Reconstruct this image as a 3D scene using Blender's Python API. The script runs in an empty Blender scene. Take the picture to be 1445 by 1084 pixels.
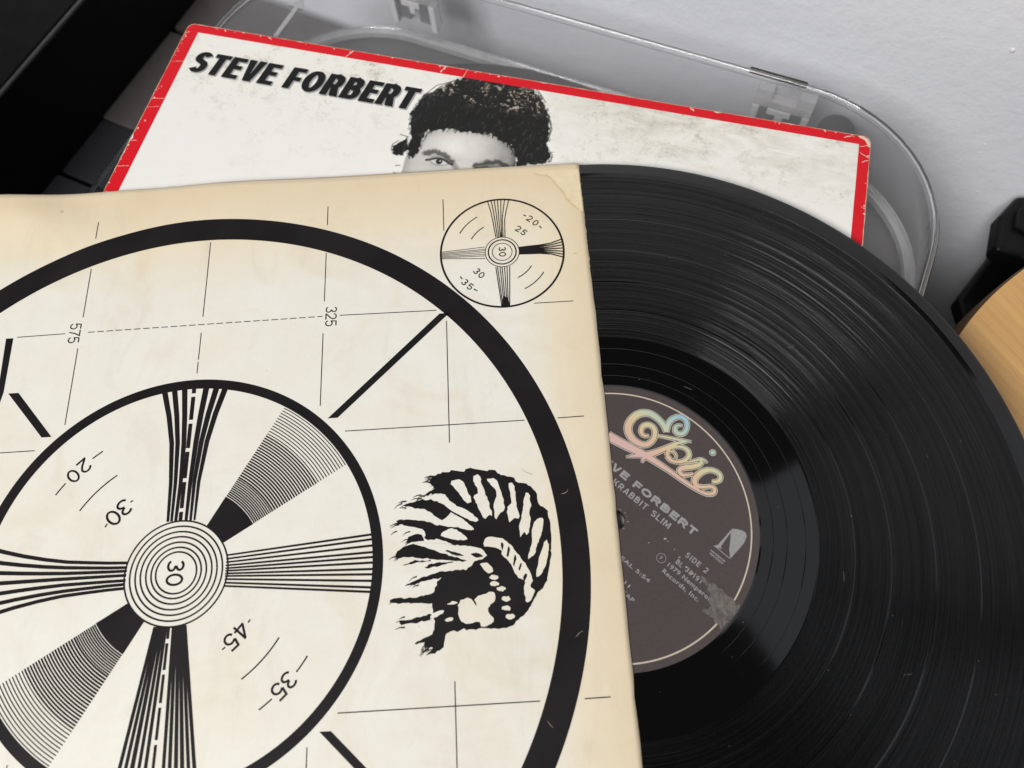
import bpy, bmesh, math, random
import numpy as np
from mathutils import Vector, Matrix
from mathutils.geometry import tessellate_polygon

# ------------------------------------------------------------------ camera, world, lamps, exposure
SC = bpy.context.scene
COL = SC.collection
MM = 0.001
cam_d = bpy.data.cameras.new('camera')
cam_d.sensor_width = 36.0
cam_d.lens = 1052.08 / 1445.0 * 36.0
cam_d.clip_start = 0.01
cam_d.clip_end = 50
cam_d.dof.use_dof = True
cam_d.dof.focus_distance = 0.285
cam_d.dof.aperture_fstop = 10.0
cam = bpy.data.objects.new('camera', cam_d)
COL.objects.link(cam)
cam.matrix_world = (Matrix.Translation((-0.032419, -0.047416, 0.260515))
                    @ Matrix.Rotation(0.36943, 4, 'X') @ Matrix.Rotation(-0.06864, 4, 'Z'))
SC.camera = cam

world = bpy.data.worlds.new('World')
SC.world = world
world.use_nodes = True
wb = world.node_tree.nodes['Background']
wb.inputs[0].default_value = (0.93, 0.96, 1.0, 1)
wb.inputs[1].default_value = 0.05

def area_lamp(name, loc, aim, sx, sy, watts, col):
    d = bpy.data.lights.new(name, 'AREA')
    d.shape = 'RECTANGLE'; d.size = sx; d.size_y = sy; d.energy = watts; d.color = col
    o = bpy.data.objects.new(name, d)
    COL.objects.link(o)
    o.location = loc
    o.rotation_euler = (Vector(aim) - Vector(loc)).to_track_quat('-Z', 'Y').to_euler()
    return o
# the ceiling lamp behind and left of the photographer, and added panels, gapped to shape the reflections in the vinyl
area_lamp('ceiling_lamp', (-1.05, -0.90, 1.40), (0.0, 0.1, 0.0), 0.8, 0.8, 46.0, (1.0, 0.975, 0.945))
def light_panel(x, y, length, depth, deg, watts):                   # an added, unseen light panel facing straight down for the vinyl to mirror
    o = area_lamp('reflection_panel', (x, y, 1.5), (x, y, 0.0), length, depth, watts, (0.93, 0.95, 1.0))
    o.rotation_euler = (0, 0, math.radians(deg))
light_panel(1.198, 0.440, 1.70, 0.39, 26.5, 1.35)
light_panel(1.237, 0.996, 1.40, 0.40, 26.5, 1.0)
light_panel(1.220, -0.325, 1.15, 0.40, -4.0, 1.25)
light_panel(1.320, 0.150, 0.80, 0.14, 12.0, 0.26)

SC.view_settings.view_transform = 'Standard'
SC.view_settings.look = 'None'
SC.view_settings.exposure = 0.0
SC.view_settings.gamma = 1.0
SC.cycles.transparent_max_bounces = 24
SC.cycles.max_bounces = 12

# ------------------------------------------------------------------ helpers
def tag(o, label=None, cat=None, group=None, kind=None):
    if label: o['label'] = label
    if cat: o['category'] = cat
    if group: o['group'] = group
    if kind: o['kind'] = kind
    return o

def empty(name, loc_mm=(0, 0, 0), rot=None):
    o = bpy.data.objects.new(name, None)
    COL.objects.link(o)
    o.empty_display_size = 0.02
    m = Matrix.Translation(Vector(loc_mm) * MM)
    if rot is not None: m = m @ rot.to_4x4()
    o.matrix_world = m
    return o

def mesh(name, verts, faces, mat, parent=None, smooth=False, bevel=0.0, seg=2):
    me = bpy.data.meshes.new(name)
    me.from_pydata([tuple(float(c) * MM for c in v) for v in verts], [], faces)
    me.update()
    if bevel or True:
        bm = bmesh.new(); bm.from_mesh(me)
        if bevel:
            bmesh.ops.remove_doubles(bm, verts=bm.verts, dist=1e-6)
            ed = [e for e in bm.edges if len(e.link_faces) == 2 and e.calc_face_angle() > 0.6]
            bmesh.ops.bevel(bm, geom=ed, offset=bevel * MM, segments=seg, affect='EDGES', profile=0.5)
        bm.to_mesh(me); bm.free()
    if smooth:
        me.polygons.foreach_set('use_smooth', [True] * len(me.polygons))
    if mat: me.materials.append(mat)
    o = bpy.data.objects.new(name, me)
    COL.objects.link(o)
    if parent: o.parent = parent
    return o

def fix_normals(o):
    bm = bmesh.new(); bm.from_mesh(o.data)
    bmesh.ops.recalc_face_normals(bm, faces=bm.faces); bm.to_mesh(o.data); bm.free()
    return o

class MB:
    """collects shapes for one mesh, in millimetres"""
    def __init__(s): s.v = []; s.f = []
    def add(s, v, f):
        n = len(s.v); s.v += [tuple(p) for p in v]; s.f += [tuple(i + n for i in q) for q in f]
    def box(s, x0, x1, y0, y1, z0, z1):
        s.add([(x0, y0, z0), (x1, y0, z0), (x1, y1, z0), (x0, y1, z0), (x0, y0, z1), (x1, y0, z1), (x1, y1, z1), (x0, y1, z1)],
              [(3, 2, 1, 0), (4, 5, 6, 7), (0, 1, 5, 4), (1, 2, 6, 5), (2, 3, 7, 6), (3, 0, 4, 7)])
    def prism(s, poly, z0, z1):
        n = len(poly)
        s.add([(x, y, z0) for x, y in poly] + [(x, y, z1) for x, y in poly],
              [tuple(range(n - 1, -1, -1)), tuple(range(n, 2 * n))] + [(i, (i + 1) % n, n + (i + 1) % n, n + i) for i in range(n)])
    def lathe(s, prof, n=64, cx=0, cy=0, close=False):
        m = len(prof); v = []; f = []
        for k in range(n):
            a = 2 * math.pi * k / n
            v += [(cx + r * math.cos(a), cy + r * math.sin(a), z) for r, z in prof]
        for k in range(n):
            k2 = (k + 1) % n
            for i in range(m - 1 if not close else m):
                j = (i + 1) % m
                f.append((k * m + i, k2 * m + i, k2 * m + j, k * m + j))
        s.add(v, f)
    def build(s, name, mat, parent=None, **k):
        return mesh(name, s.v, s.f, mat, parent, **k)

# ---- flat print: strokes and filled shapes laid on a sheet, a hair above it
class Print:
    def __init__(s, height=None, z=0.05):
        s.mb = MB(); s.h = height or (lambda x, y: 0.0); s.z = z; s.k = 0
    def lift(s):
        s.k += 1
        return s.z + 0.0015 * (s.k % 20)
    def stroke(s, pts, w, step=2.5, closed=False, tf=None, dz=0.0):
        """pts: polyline; w: width, a list of widths, or a function of the normal"""
        P = [np.array(p[:2], float) for p in pts]
        W = list(w) if isinstance(w, (list, tuple)) else None
        if closed: P = P + [P[0]]
        Q = [P[0]]; QW = [W[0] if W else None]
        for i in range(len(P) - 1):
            d = np.linalg.norm(P[i + 1] - P[i]); n = max(1, int(math.ceil(d / step)))
            for k in range(1, n + 1):
                Q.append(P[i] + (P[i + 1] - P[i]) * k / n)
                QW.append(W[i] + (W[i + 1] - W[i]) * k / n if W else None)
        m = len(Q); v = []; lift = s.lift() + dz
        for i in range(m):
            if closed and i in (0, m - 1): a = Q[1] - Q[0]; b = Q[-1] - Q[-2]
            else: a = Q[min(i + 1, m - 1)] - Q[min(i, m - 2)]; b = Q[max(i, 1)] - Q[max(i, 1) - 1]
            a = a / (np.linalg.norm(a) + 1e-12); b = b / (np.linalg.norm(b) + 1e-12)
            t = a + b
            t = a if np.linalg.norm(t) < 0.3 else t / np.linalg.norm(t)
            nrm = np.array([-t[1], t[0]])
            ww = QW[i] if W else (w(nrm) if callable(w) else w)
            mit = min(1.6, 1.0 / max(0.35, abs(float(np.dot(t, a)))))
            for sg in (1, -1):
                q = Q[i] + nrm * sg * ww * 0.5 * mit
                if tf: q = tf(q)
                v.append((q[0], q[1], s.h(q[0], q[1]) + lift))
        s.mb.add(v, [(2 * i, 2 * i + 1, 2 * i + 3, 2 * i + 2) for i in range(m - 1)])
    def fill(s, poly, tf=None, dz=0.0):
        P = [tf(np.array(p, float)) if tf else p for p in poly]
        lift = s.lift() + dz
        tris = tessellate_polygon([[Vector((p[0], p[1], 0)) for p in P]])
        s.mb.add([(p[0], p[1], s.h(p[0], p[1]) + lift) for p in P], [tuple(t) for t in tris])
    def ring(s, cx, cy, r0, r1, n=160, a0=0, a1=360):
        A = np.radians(np.linspace(a0, a1, n + 1)); v = []; lift = s.lift()
        for a in A:
            for r in (r0, (r0 + r1) / 2, r1):
                x, y = cx + r * math.cos(a), cy + r * math.sin(a)
                v.append((x, y, s.h(x, y) + lift))
        f = []
        for i in range(n):
            for j in range(2): f.append((3 * i + j, 3 * i + j + 1, 3 * i + j + 4, 3 * i + j + 3))
        s.mb.add(v, f)
    def build(s, name, mat, parent):
        o = s.mb.build(name, mat, parent)
        bm = bmesh.new(); bm.from_mesh(o.data)
        for fc in bm.faces:
            fc.normal_update()
            if fc.normal.z < 0: fc.normal_flip()
        bm.to_mesh(o.data); bm.free()
        return o

def arc(cx, cy, rx, ry, a0, a1, n=18):
    return [(cx + rx * math.cos(math.radians(a0 + (a1 - a0) * i / n)), cy + ry * math.sin(math.radians(a0 + (a1 - a0) * i / n))) for i in range(n + 1)]

def glyph(ch, w, sv, sh):
    """strokes ('s', points) and fills ('f', points) of one letter, cap height 1"""
    x0, x1, y0, y1, xm = sv / 2, w - sv / 2, sh / 2, 1 - sh / 2, w / 2
    ym = 0.53
    S = lambda p: ('s', p)
    F = lambda p: ('f', p)
    if ch == 'E': return [S([(x0, 0), (x0, 1)]), S([(0, y0), (w, y0)]), S([(0, y1), (w, y1)]), S([(0, ym), (w * .93, ym)])]
    if ch == 'F': return [S([(x0, 0), (x0, 1)]), S([(0, y1), (w, y1)]), S([(0, ym - .05), (w * .92, ym - .05)])]
    if ch == 'L': return [S([(x0, 0), (x0, 1)]), S([(0, y0), (w, y0)])]
    if ch == 'T': return [S([(xm, 0), (xm, 1)]), S([(0, y1), (w, y1)])]
    if ch == 'I': return [S([(xm, 0), (xm, 1)])]
    if ch == 'V': return [F([(0, 1), (sv * 1.05, 1), (xm, .3), (w - sv * 1.05, 1), (w, 1), (xm + sv * .55, 0), (xm - sv * .55, 0)])]
    if ch == 'A': return [F([(0, 0), (sv * 1.05, 0), (xm, .75), (w - sv * 1.05, 0), (w, 0), (xm + sv * .55, 1), (xm - sv * .55, 1)]), S([(sv, .27), (w - sv, .27)])]
    if ch == 'O' or ch == '0': return [('c', arc(xm, .5, xm - sv / 2, .5 - sh / 2, 0, 360, 36)[:-1])]
    if ch == 'C': return [S(arc(xm, .5, xm - sv / 2, .5 - sh / 2, 48, 312, 30))]
    if ch == 'J': return [S([(x1, 1), (x1, .28)] + arc(xm, .28, xm - sv / 2, .28 - sh / 2, 0, -180, 16))]
    if ch == 'D': return [S([(x0, 0), (x0, 1)]), S([(x0, y1), (w * .45, y1)] + arc(w * .45, .5, w * .55 - sv / 2, .5 - sh / 2, 90, -90, 20) + [(x0, y0)])]
    if ch == 'R':
        q = (y1 - .45) / 2
        return [S([(x0, 0), (x0, 1)]), S([(x0, y1), (w * .55, y1)] + arc(w * .55, y1 - q, w * .42 - sv / 2, q, 90, -90, 14) + [(x0, y1 - 2 * q)]),
                F([(w * .38, .44), (w * .38 + sv * 1.05, .44), (w * 1.02, 0), (w * 1.02 - sv * 1.12, 0)])]
    if ch == 'P':
        q = (y1 - .42) / 2
        return [S([(x0, 0), (x0, 1)]), S([(x0, y1), (w * .55, y1)] + arc(w * .55, y1 - q, w * .45 - sv / 2, q, 90, -90, 14) + [(x0, y1 - 2 * q)])]
    if ch == 'B':
        q = (y1 - ym) / 2; r = (ym - y0) / 2
        return [S([(x0, 0), (x0, 1)]), S([(x0, y1), (w * .55, y1)] + arc(w * .55, y1 - q, w * .40 - sv / 2, q, 90, -90, 14) + [(x0, ym)]),
                S([(x0, ym), (w * .55, ym)] + arc(w * .55, y0 + r, w * .45 - sv / 2, r, 90, -90, 14) + [(x0, y0)])]
    if ch == 'K': return [S([(x0, 0), (x0, 1)]), F([(sv, .38), (w - sv * 1.2, 1), (w, 1), (sv, .2)]), F([(w * .38, .58), (w * .38 + sv * .9, .75), (w, 0), (w - sv * 1.15, 0)])]
    if ch == 'M': return [S([(x0, 0), (x0, 1)]), S([(x1, 0), (x1, 1)]), F([(sv * .6, 1), (sv * 1.3, 1), (xm, .42), (w - sv * 1.3, 1), (w - sv * .6, 1), (xm + sv * .35, .12), (xm - sv * .35, .12)])]
    if ch == 'N': return [S([(x0, 0), (x0, 1)]), S([(x1, 0), (x1, 1)]), F([(sv * .5, 1), (sv * 1.4, 1), (w - sv * .5, 0), (w - sv * 1.4, 0)])]
    if ch == 'S':
        rx = xm - sv / 2; q = (y1 - .52) / 2; r = (.52 - y0) / 2
        return [S(arc(xm, y1 - q, rx * .94, q, 25, 215, 20) + arc(xm, y0 + r, rx, r, 52, -152, 22))]
    if ch == '1': return [S([(w * .62, 0), (w * .62, 1)]), S([(w * .62, .86), (w * .2, .74)])]
    if ch == '2': return [S(arc(xm, .70, xm - sv / 2, .30 - sh / 2, 170, -20, 18) + [(w * .68, .42), (w * .16, .13), (sv * .6, y0)]), S([(0, y0), (w, y0)])]
    if ch == '3': return [S(arc(xm, .745, xm * .92 - sv / 2, .255 - sh / 2, 160, -70, 18) + [(xm, .515)]), S([(xm, .515)] + arc(xm, .27, xm - sv / 2, .27 - sh / 2, 75, -165, 20))]
    if ch == '4': return [S([(w * .72, 0), (w * .72, 1)]), S([(0, .26), (w, .26)]), S([(w * .72, .97), (sv * .3, .26)])]
    if ch == '5': return [S([(w * .92, y1), (w * .2, y1)]), S([(w * .22, 1), (w * .12, .5)]), S([(w * .12, .5)] + arc(xm, .33, xm - sv / 2, .33 - sh / 2, 128, -160, 22))]
    if ch == '7': return [S([(0, y1), (w, y1)]), S([(w * .97, 1), (w * .55, .5), (w * .34, 0)])]
    if ch == '6': return [('c', arc(xm, .32, xm - sv / 2, .32 - sh / 2, 0, 360, 24)[:-1]), S(arc(xm + .03, .5, xm - sv / 2, .5 - sh / 2, 55, 190, 16))]
    if ch == '9': return [('c', arc(xm, .68, xm - sv / 2, .32 - sh / 2, 0, 360, 24)[:-1]), S(arc(xm - .03, .5, xm - sv / 2, .5 - sh / 2, 10, -125, 16))]
    return []

def draw_glyph(pr, ch, w, sv, sh, tf, scale, dz=0.0):
    wf = lambda n: scale * math.sqrt((n[0] * sv) ** 2 + (n[1] * sh) ** 2)
    for kind, pts in glyph(ch, w, sv, sh):
        q = [(x * scale, y * scale) for x, y in pts]
        if kind == 'f': pr.fill(q, tf=tf, dz=dz)
        else: pr.stroke(q, wf, step=2.0, closed=(kind == 'c'), tf=tf, dz=dz)

def line_text(pr, text, x0, x1, base, cap, sv, sh, widths, gap, tf=None, shear=0.0, space=0.38, dz=0.0):
    """set a line of capitals between x0 and x1"""
    tot = sum((space if c == ' ' else widths.get(c, 0.62) + gap) for c in text) - gap
    k = (x1 - x0 - shear * cap) / (tot * cap)
    x = 0.0
    for c in text:
        if c == ' ': x += space * k; continue
        w = widths.get(c, 0.62) * k
        def T(q, xx=x):
            p = np.array([x0 + xx * cap + q[0] + shear * q[1], base + q[1]])
            return tf(p) if tf else p
        draw_glyph(pr, c, w, sv, sh, T, cap, dz)
        x += w + gap * k

def chaikin(poly, k=1):
    for _ in range(k):
        o = []; n = len(poly)
        for i in range(n):
            a = np.array(poly[i]); b_ = np.array(poly[(i + 1) % n]); o += [tuple(a * .78 + b_ * .22), tuple(a * .22 + b_ * .78)]
        poly = o
    return poly

# ------------------------------------------------------------------ materials
def new_mat(name):
    m = bpy.data.materials.new(name); m.use_nodes = True
    nt = m.node_tree
    return m, nt, nt.nodes['Principled BSDF']

def N(nt, kind, **inp):
    n = nt.nodes.new(kind)
    for k, v in inp.items():
        if k.startswith('_'): setattr(n, k[1:], v)
        else: n.inputs[k.replace('_', ' ')].default_value = v
    return n

def coords(nt, scale=(1, 1, 1), rot=(0, 0, 0)):
    tc = nt.nodes.new('ShaderNodeTexCoord'); mp = nt.nodes.new('ShaderNodeMapping')
    mp.inputs['Scale'].default_value = scale; mp.inputs['Rotation'].default_value = rot
    nt.links.new(tc.outputs['Object'], mp.inputs['Vector'])
    return mp.outputs['Vector']

def noise(nt, vec, scale, detail=4, rough=0.55, dist=0.0):
    n = N(nt, 'ShaderNodeTexNoise', Scale=scale, Detail=detail, Roughness=rough, Distortion=dist)
    nt.links.new(vec, n.inputs['Vector'])
    return n.outputs['Fac']

def ramp(nt, fac, a, b, lo=0.0, hi=1.0):
    n = N(nt, 'ShaderNodeMapRange'); n.clamp = True
    n.inputs['From Min'].default_value = a; n.inputs['From Max'].default_value = b
    n.inputs['To Min'].default_value = lo; n.inputs['To Max'].default_value = hi
    nt.links.new(fac, n.inputs['Value'])
    return n.outputs['Result']

def mix(nt, fac, a, b, mode='MIX'):
    n = nt.nodes.new('ShaderNodeMix'); n.data_type = 'RGBA'; n.blend_type = mode
    for sock, v in ((n.inputs[0], fac), (n.inputs[6], a), (n.inputs[7], b)):
        if isinstance(v, (int, float)): sock.default_value = v
        elif isinstance(v, tuple): sock.default_value = (*v[:3], 1)
        else: nt.links.new(v, sock)
    return n.outputs[2]

def math_n(nt, op, a, b=None, c=None):
    n = nt.nodes.new('ShaderNodeMath'); n.operation = op
    for i, v in enumerate((a, b, c)):
        if v is None: continue
        if isinstance(v, (int, float)): n.inputs[i].default_value = v
        else: nt.links.new(v, n.inputs[i])
    return n.outputs[0]

def bump(nt, bsdf, height, strength, dist=0.0005):
    n = N(nt, 'ShaderNodeBump', Strength=strength, Distance=dist)
    nt.links.new(height, n.inputs['Height'])
    nt.links.new(n.outputs['Normal'], bsdf.inputs['Normal'])

def plain(name, col, rough, grain=0.12, scale=300.0, spec=0.5, metal=0.0, bmp=0.1):
    m, nt, b = new_mat(name)
    v = coords(nt)
    f = noise(nt, v, scale, 5)
    c = mix(nt, ramp(nt, f, 0.3, 0.7), tuple(x * (1 - grain) for x in col), tuple(min(1, x * (1 + grain)) for x in col))
    nt.links.new(c, b.inputs['Base Color'])
    b.inputs['Roughness'].default_value = rough
    b.inputs['Specular IOR Level'].default_value = spec
    b.inputs['Metallic'].default_value = metal
    if bmp: bump(nt, b, f, bmp, 0.0002)
    return m

# ================================================================== THE SETTING
LID_ROT = Matrix.Rotation(math.radians(-28.09), 3, 'Z')
LID_O = (6.6, 252.3, 0.0)           # rear top edge of the lid; u runs right along it, v runs towards the wall

# ---- wall: roller-painted, with runs and drips
m, nt, b = new_mat('wall_paint')
v = coords(nt)
f1 = noise(nt, v, 420, 6, 0.6); f2 = noise(nt, v, 130, 4, 0.5); f3 = noise(nt, v, 9, 3, 0.5)
nt.links.new(mix(nt, ramp(nt, f3, 0.3, 0.7), (0.745, 0.765, 0.82), (0.79, 0.81, 0.86)), b.inputs['Base Color'])
b.inputs['Roughness'].default_value = 0.33
hgt = math_n(nt, 'ADD', math_n(nt, 'MULTIPLY', f1, 0.5), f2)
bump(nt, b, hgt, 0.46, 0.0010)
M_WALL = m
wall = empty('wall', LID_O, LID_ROT)
tag(wall, 'pale grey roller-painted wall behind the turntable', 'wall', kind='structure')
wall.name = 'wall'
mb = MB()
mb.add([(-700, 38, -620), (900, 38, -620), (900, 38, 300), (-700, 38, 300), (-700, 70, -620), (900, 70, -620), (900, 70, 300), (-700, 70, 300)],
       [(0, 1, 2, 3), (7, 6, 5, 4), (0, 4, 5, 1), (3, 2, 6, 7), (0, 3, 7, 4), (1, 5, 6, 2)])
mb.build('painted_face', M_WALL, wall)
M_DRIP = plain('paint_drip', (0.74, 0.745, 0.76), 0.3, 0.03, 200)
rnd = random.Random(4)
ball = bmesh.new(); bmesh.ops.create_icosphere(ball, subdivisions=2, radius=1.0 * MM)
drip_me = bpy.data.meshes.new('paint_drip'); ball.to_mesh(drip_me); ball.free()
drip_me.materials.append(M_DRIP); drip_me.polygons.foreach_set('use_smooth', [True] * len(drip_me.polygons))
for (du, dz, s) in ((262, -66, 1.5), (196, 2, 1.3), (243, 6, 0.9), (250, -32, 0.9), (300, -24, 1.2), (214, -52, 0.7), (215, -58, .6),
                    (283, 8, 0.8), (170, 40, 1.0), (225, 40, 0.8), (330, 20, 1.0), (290, 60, 1.2), (246, -100, .8), (228, -84, .7)):
    d = bpy.data.objects.new('paint_drip', drip_me); COL.objects.link(d); d.parent = wall
    d.location = (du * MM, 38 * MM, dz * MM); d.scale = (s * rnd.uniform(.8, 1.2), 0.55 * s, s * rnd.uniform(.9, 1.7))

# ---- floor far below
M_FLOOR = plain('floor_dark', (0.05, 0.048, 0.046), 0.6, 0.2, 60)
floor = empty('floor', (0, 0, -600))
mb = MB(); mb.box(-1200, 1200, -1200, 1200, -20, 0)
fl = mb.build('floor', M_FLOOR); fl.location = (0, 0, -0.6)
tag(fl, kind='structure')
bpy.data.objects.remove(floor)

# ---- the dark stand under the turntable, made of boards with gaps
M_BOARD1 = plain('stand_board_pale', (0.070, 0.064, 0.062), 0.38, 0.08, 260)  # paler, browner tone for the boards nearest the wall
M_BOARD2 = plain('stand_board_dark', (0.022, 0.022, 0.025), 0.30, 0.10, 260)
stand = empty('turntable_stand', (6.6, 252.3, -145), LID_ROT)
tag(stand, 'dark board-topped stand under the clear-lidded turntable', 'stand')
STZ = 40                                                # board tops, local z (world -105)
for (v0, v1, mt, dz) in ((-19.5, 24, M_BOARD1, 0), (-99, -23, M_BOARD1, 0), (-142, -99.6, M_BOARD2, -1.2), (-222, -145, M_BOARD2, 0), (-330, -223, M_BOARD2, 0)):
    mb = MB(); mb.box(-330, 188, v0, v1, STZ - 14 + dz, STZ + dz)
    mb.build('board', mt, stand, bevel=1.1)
mb = MB(); mb.box(-322, 200, -322, 18, 10, STZ - 17)
mb.build('stand_frame', M_BOARD2, stand)
for (x, y) in ((-310, -310), (190, -310), (-310, 6), (190, 6)):
    mb = MB(); mb.box(x - 12, x + 12, y - 12, y + 12, -455, 10)
    mb.build('leg', M_BOARD2, stand)

# ---- black box at the left of the turntable
M_BLACK = plain('black_satin', (0.0035, 0.0035, 0.004), 0.45, 0.25, 180, spec=0.12)
M_BLACKWOOD = plain('black_grain', (0.0042, 0.004, 0.004), 0.55, 0.35, 90, spec=0.10)
M_EDGE = plain('black_edge_highlight', (0.045, 0.044, 0.043), 0.35, 0.2, 200)  # paler colour that paints the highlight along the cabinet's top edge
boxr = empty('black_cabinet', (6.6, 252.3, -104.9), LID_ROT)
tag(boxr, 'black cabinet with a painted edge highlight left of the turntable', 'cabinet')
mb = MB(); mb.box(-560, -265.2, -330, 16, 0.2, 57.6); mb.build('body', M_BLACK, boxr, bevel=1.0)
mb = MB(); mb.box(-560, -267.0, -330, 16, 57.9, 60.5); mb.build('top_panel', M_BLACKWOOD, boxr, bevel=0.8)
mb = MB(); mb.box(-266.8, -264.6, -330, 16, 57.9, 59.8); mb.build('edge_highlight', M_EDGE, boxr, bevel=0.7)

# ---- turntable: plinth, clear lid with hinges
M_PLINTH = plain('plinth_grey', (0.115, 0.112, 0.116), 0.42, 0.06, 300)
M_RUBBER = plain('rubber_black', (0.016, 0.016, 0.017), 0.55, 0.2, 300)
M_METAL = plain('brushed_metal', (0.62, 0.61, 0.60), 0.35, 0.08, 400, metal=0.9)

def thin_clear(name, tint, gloss, frost=0.0, ior=1.49):
    m = bpy.data.materials.new(name); m.use_nodes = True
    nt = m.node_tree; nt.nodes.remove(nt.nodes['Principled BSDF'])
    out = nt.nodes['Material Output']
    tr = N(nt, 'ShaderNodeBsdfTransparent'); tr.inputs[0].default_value = (*tint, 1)
    gl = N(nt, 'ShaderNodeBsdfGlossy', Roughness=gloss)
    v = coords(nt)
    sc = noise(nt, v, 35, 5, 0.6, 0.6)
    df = N(nt, 'ShaderNodeBsdfDiffuse'); df.inputs[0].default_value = (0.72, 0.72, 0.73, 1)
    ge = nt.nodes.new('ShaderNodeNewGeometry'); dt = N(nt, 'ShaderNodeVectorMath', _operation='DOT_PRODUCT')
    nt.links.new(ge.outputs['Normal'], dt.inputs[0]); nt.links.new(ge.outputs['Incoming'], dt.inputs[1])
    gr = math_n(nt, 'POWER', math_n(nt, 'SUBTRACT', 1.0, math_n(nt, 'ABSOLUTE', dt.outputs['Value'])), 5.0)
    fr = math_n(nt, 'ADD', math_n(nt, 'MULTIPLY', gr, 0.95), 0.04)
    m1 = nt.nodes.new('ShaderNodeMixShader'); m2 = nt.nodes.new('ShaderNodeMixShader')
    nt.links.new(ramp(nt, sc, 0.35, 0.75, frost * 0.6, frost * 1.4 + 0.004), m1.inputs[0])
    nt.links.new(tr.outputs[0], m1.inputs[1]); nt.links.new(df.outputs[0], m1.inputs[2])
    nt.links.new(fr, m2.inputs[0]); nt.links.new(m1.outputs[0], m2.inputs[1]); nt.links.new(gl.outputs[0], m2.inputs[2])
    nt.links.new(m2.outputs[0], out.inputs['Surface'])
    return m
M_LID = thin_clear('clear_acrylic', (0.985, 0.985, 0.988), 0.05, 0.014)
M_RIM = thin_clear('frosted_rim', (0.80, 0.80, 0.81), 0.15, 0.42)
M_HINGE = thin_clear('hinge_plastic', (0.9, 0.9, 0.9), 0.12, 0.35)
M_HINGE_D = thin_clear('hinge_plastic_deep', (0.5, 0.5, 0.51), 0.15, 0.10)
M_HINGE_W = thin_clear('hinge_plastic_pale', (0.85, 0.85, 0.85), 0.15, 1.3)
m, nt, b = new_mat('acrylic_edge')
b.inputs['Base Color'].default_value = (0.93, 0.93, 0.93, 1); b.inputs['Roughness'].default_value = 0.03
b.inputs['IOR'].default_value = 1.49; b.inputs['Transmission Weight'].default_value = 1.0
M_EDGEGLASS = m

def rrect(x0, x1, y0, y1, r, n=14):
    out = []
    for cx, cy, a in ((x1 - r, y1 - r, 0), (x0 + r, y1 - r, 90), (x0 + r, y0 + r, 180), (x1 - r, y0 + r, 270)):
        out += arc(cx, cy, r, r, a, a + 90, n)
    return out

def loft(loops, closed_top=None, closed_bottom=None):
    mb = MB(); n = len(loops[0][0]); v = []; f = []
    for pts, z in loops: v += [(x, y, z) for x, y in pts]
    for k in range(len(loops) - 1):
        for i in range(n):
            j = (i + 1) % n
            f.append((k * n + i, k * n + j, (k + 1) * n + j, (k + 1) * n + i))
    if closed_top: f.append(tuple(range((len(loops) - 1) * n, len(loops) * n)))
    if closed_bottom: f.append(tuple(range(n - 1, -1, -1)))
    mb.add(v, f); return mb

TILT = LID_ROT @ Matrix.Rotation(math.radians(-2.35), 3, 'Y')         # it leans a little, lower at the left
piv = Vector((193, 0, -8 + 104.9))
tt = empty('turntable', Vector((6.6, 252.3, -104.9)) + LID_ROT @ piv - TILT @ piv, TILT)
tag(tt, 'turntable under a clear round-cornered plastic lid, beneath the record jacket', 'turntable')
Z = lambda w: w + 104.9                                     # world height -> local
def mid(t):                                                 # lid outline between top (t=0) and bottom (t=1)
    return (-165.0 + 5.0 * t, 193 + 8 * t, -292 - 6 * t, 0 - 1.5 * t)
pl = loft([(rrect(-159, 200, -297, -3, 70), Z(-78)), (rrect(-159, 200, -297, -3, 70), Z(-51)), (rrect(-157.5, 198.5, -295.5, -4.5, 69), Z(-49.4))], closed_top=True, closed_bottom=True)
fix_normals(pl.build('plinth', M_PLINTH, tt))
mat_disc = MB(); mat_disc.lathe([(0.01, Z(-49.3)), (0.01, Z(-44)), (146, Z(-44)), (148, Z(-45.5)), (148, Z(-49.3))], 96, 0, -152)
fix_normals(mat_disc.build('platter', M_RUBBER, tt, smooth=False))
for fx, fy, fz in ((-115, -260, -92), (-115, -45, -92), (158, -260, -103), (158, -45, -103)):
    mb = MB(); mb.lathe([(0.01, Z(fz)), (14, Z(fz)), (16, Z(-78.2)), (0.01, Z(-78.2))], 28, fx, fy); fix_normals(mb.build('foot', M_RUBBER, tt))
lp = []
for (t, z, ins) in ((1.0, -47.0, 0), (0.05, -11.2, 0), (0.02, -9.4, 0.3), (0.0, -8.35, 1.3), (0.0, -8.1, 2.9)):
    x0, x1, y0, y1 = mid(t); lp.append((rrect(x0 + ins, x1 - ins, y0 + ins, y1 - ins, 70 - ins), Z(z)))
for (t, z, ins) in ((0.0, -10.6, 3.6), (0.05, -12.4, 2.6), (1.0, -47.0, 2.5)):
    x0, x1, y0, y1 = mid(t); lp.append((rrect(x0 + ins, x1 - ins, y0 + ins, y1 - ins, 70 - ins), Z(z)))
# outer shell and inner shell with their flat tops
mb = loft(lp[:5], closed_top=True)
inner = loft(list(reversed(lp[5:])), closed_top=True)
mb.add(inner.v, inner.f)
fix_normals(mb.build('lid', M_LID, tt, smooth=False))
for pg in bpy.data.objects['lid'].data.polygons: pg.use_smooth = len(pg.vertices) == 4
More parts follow.
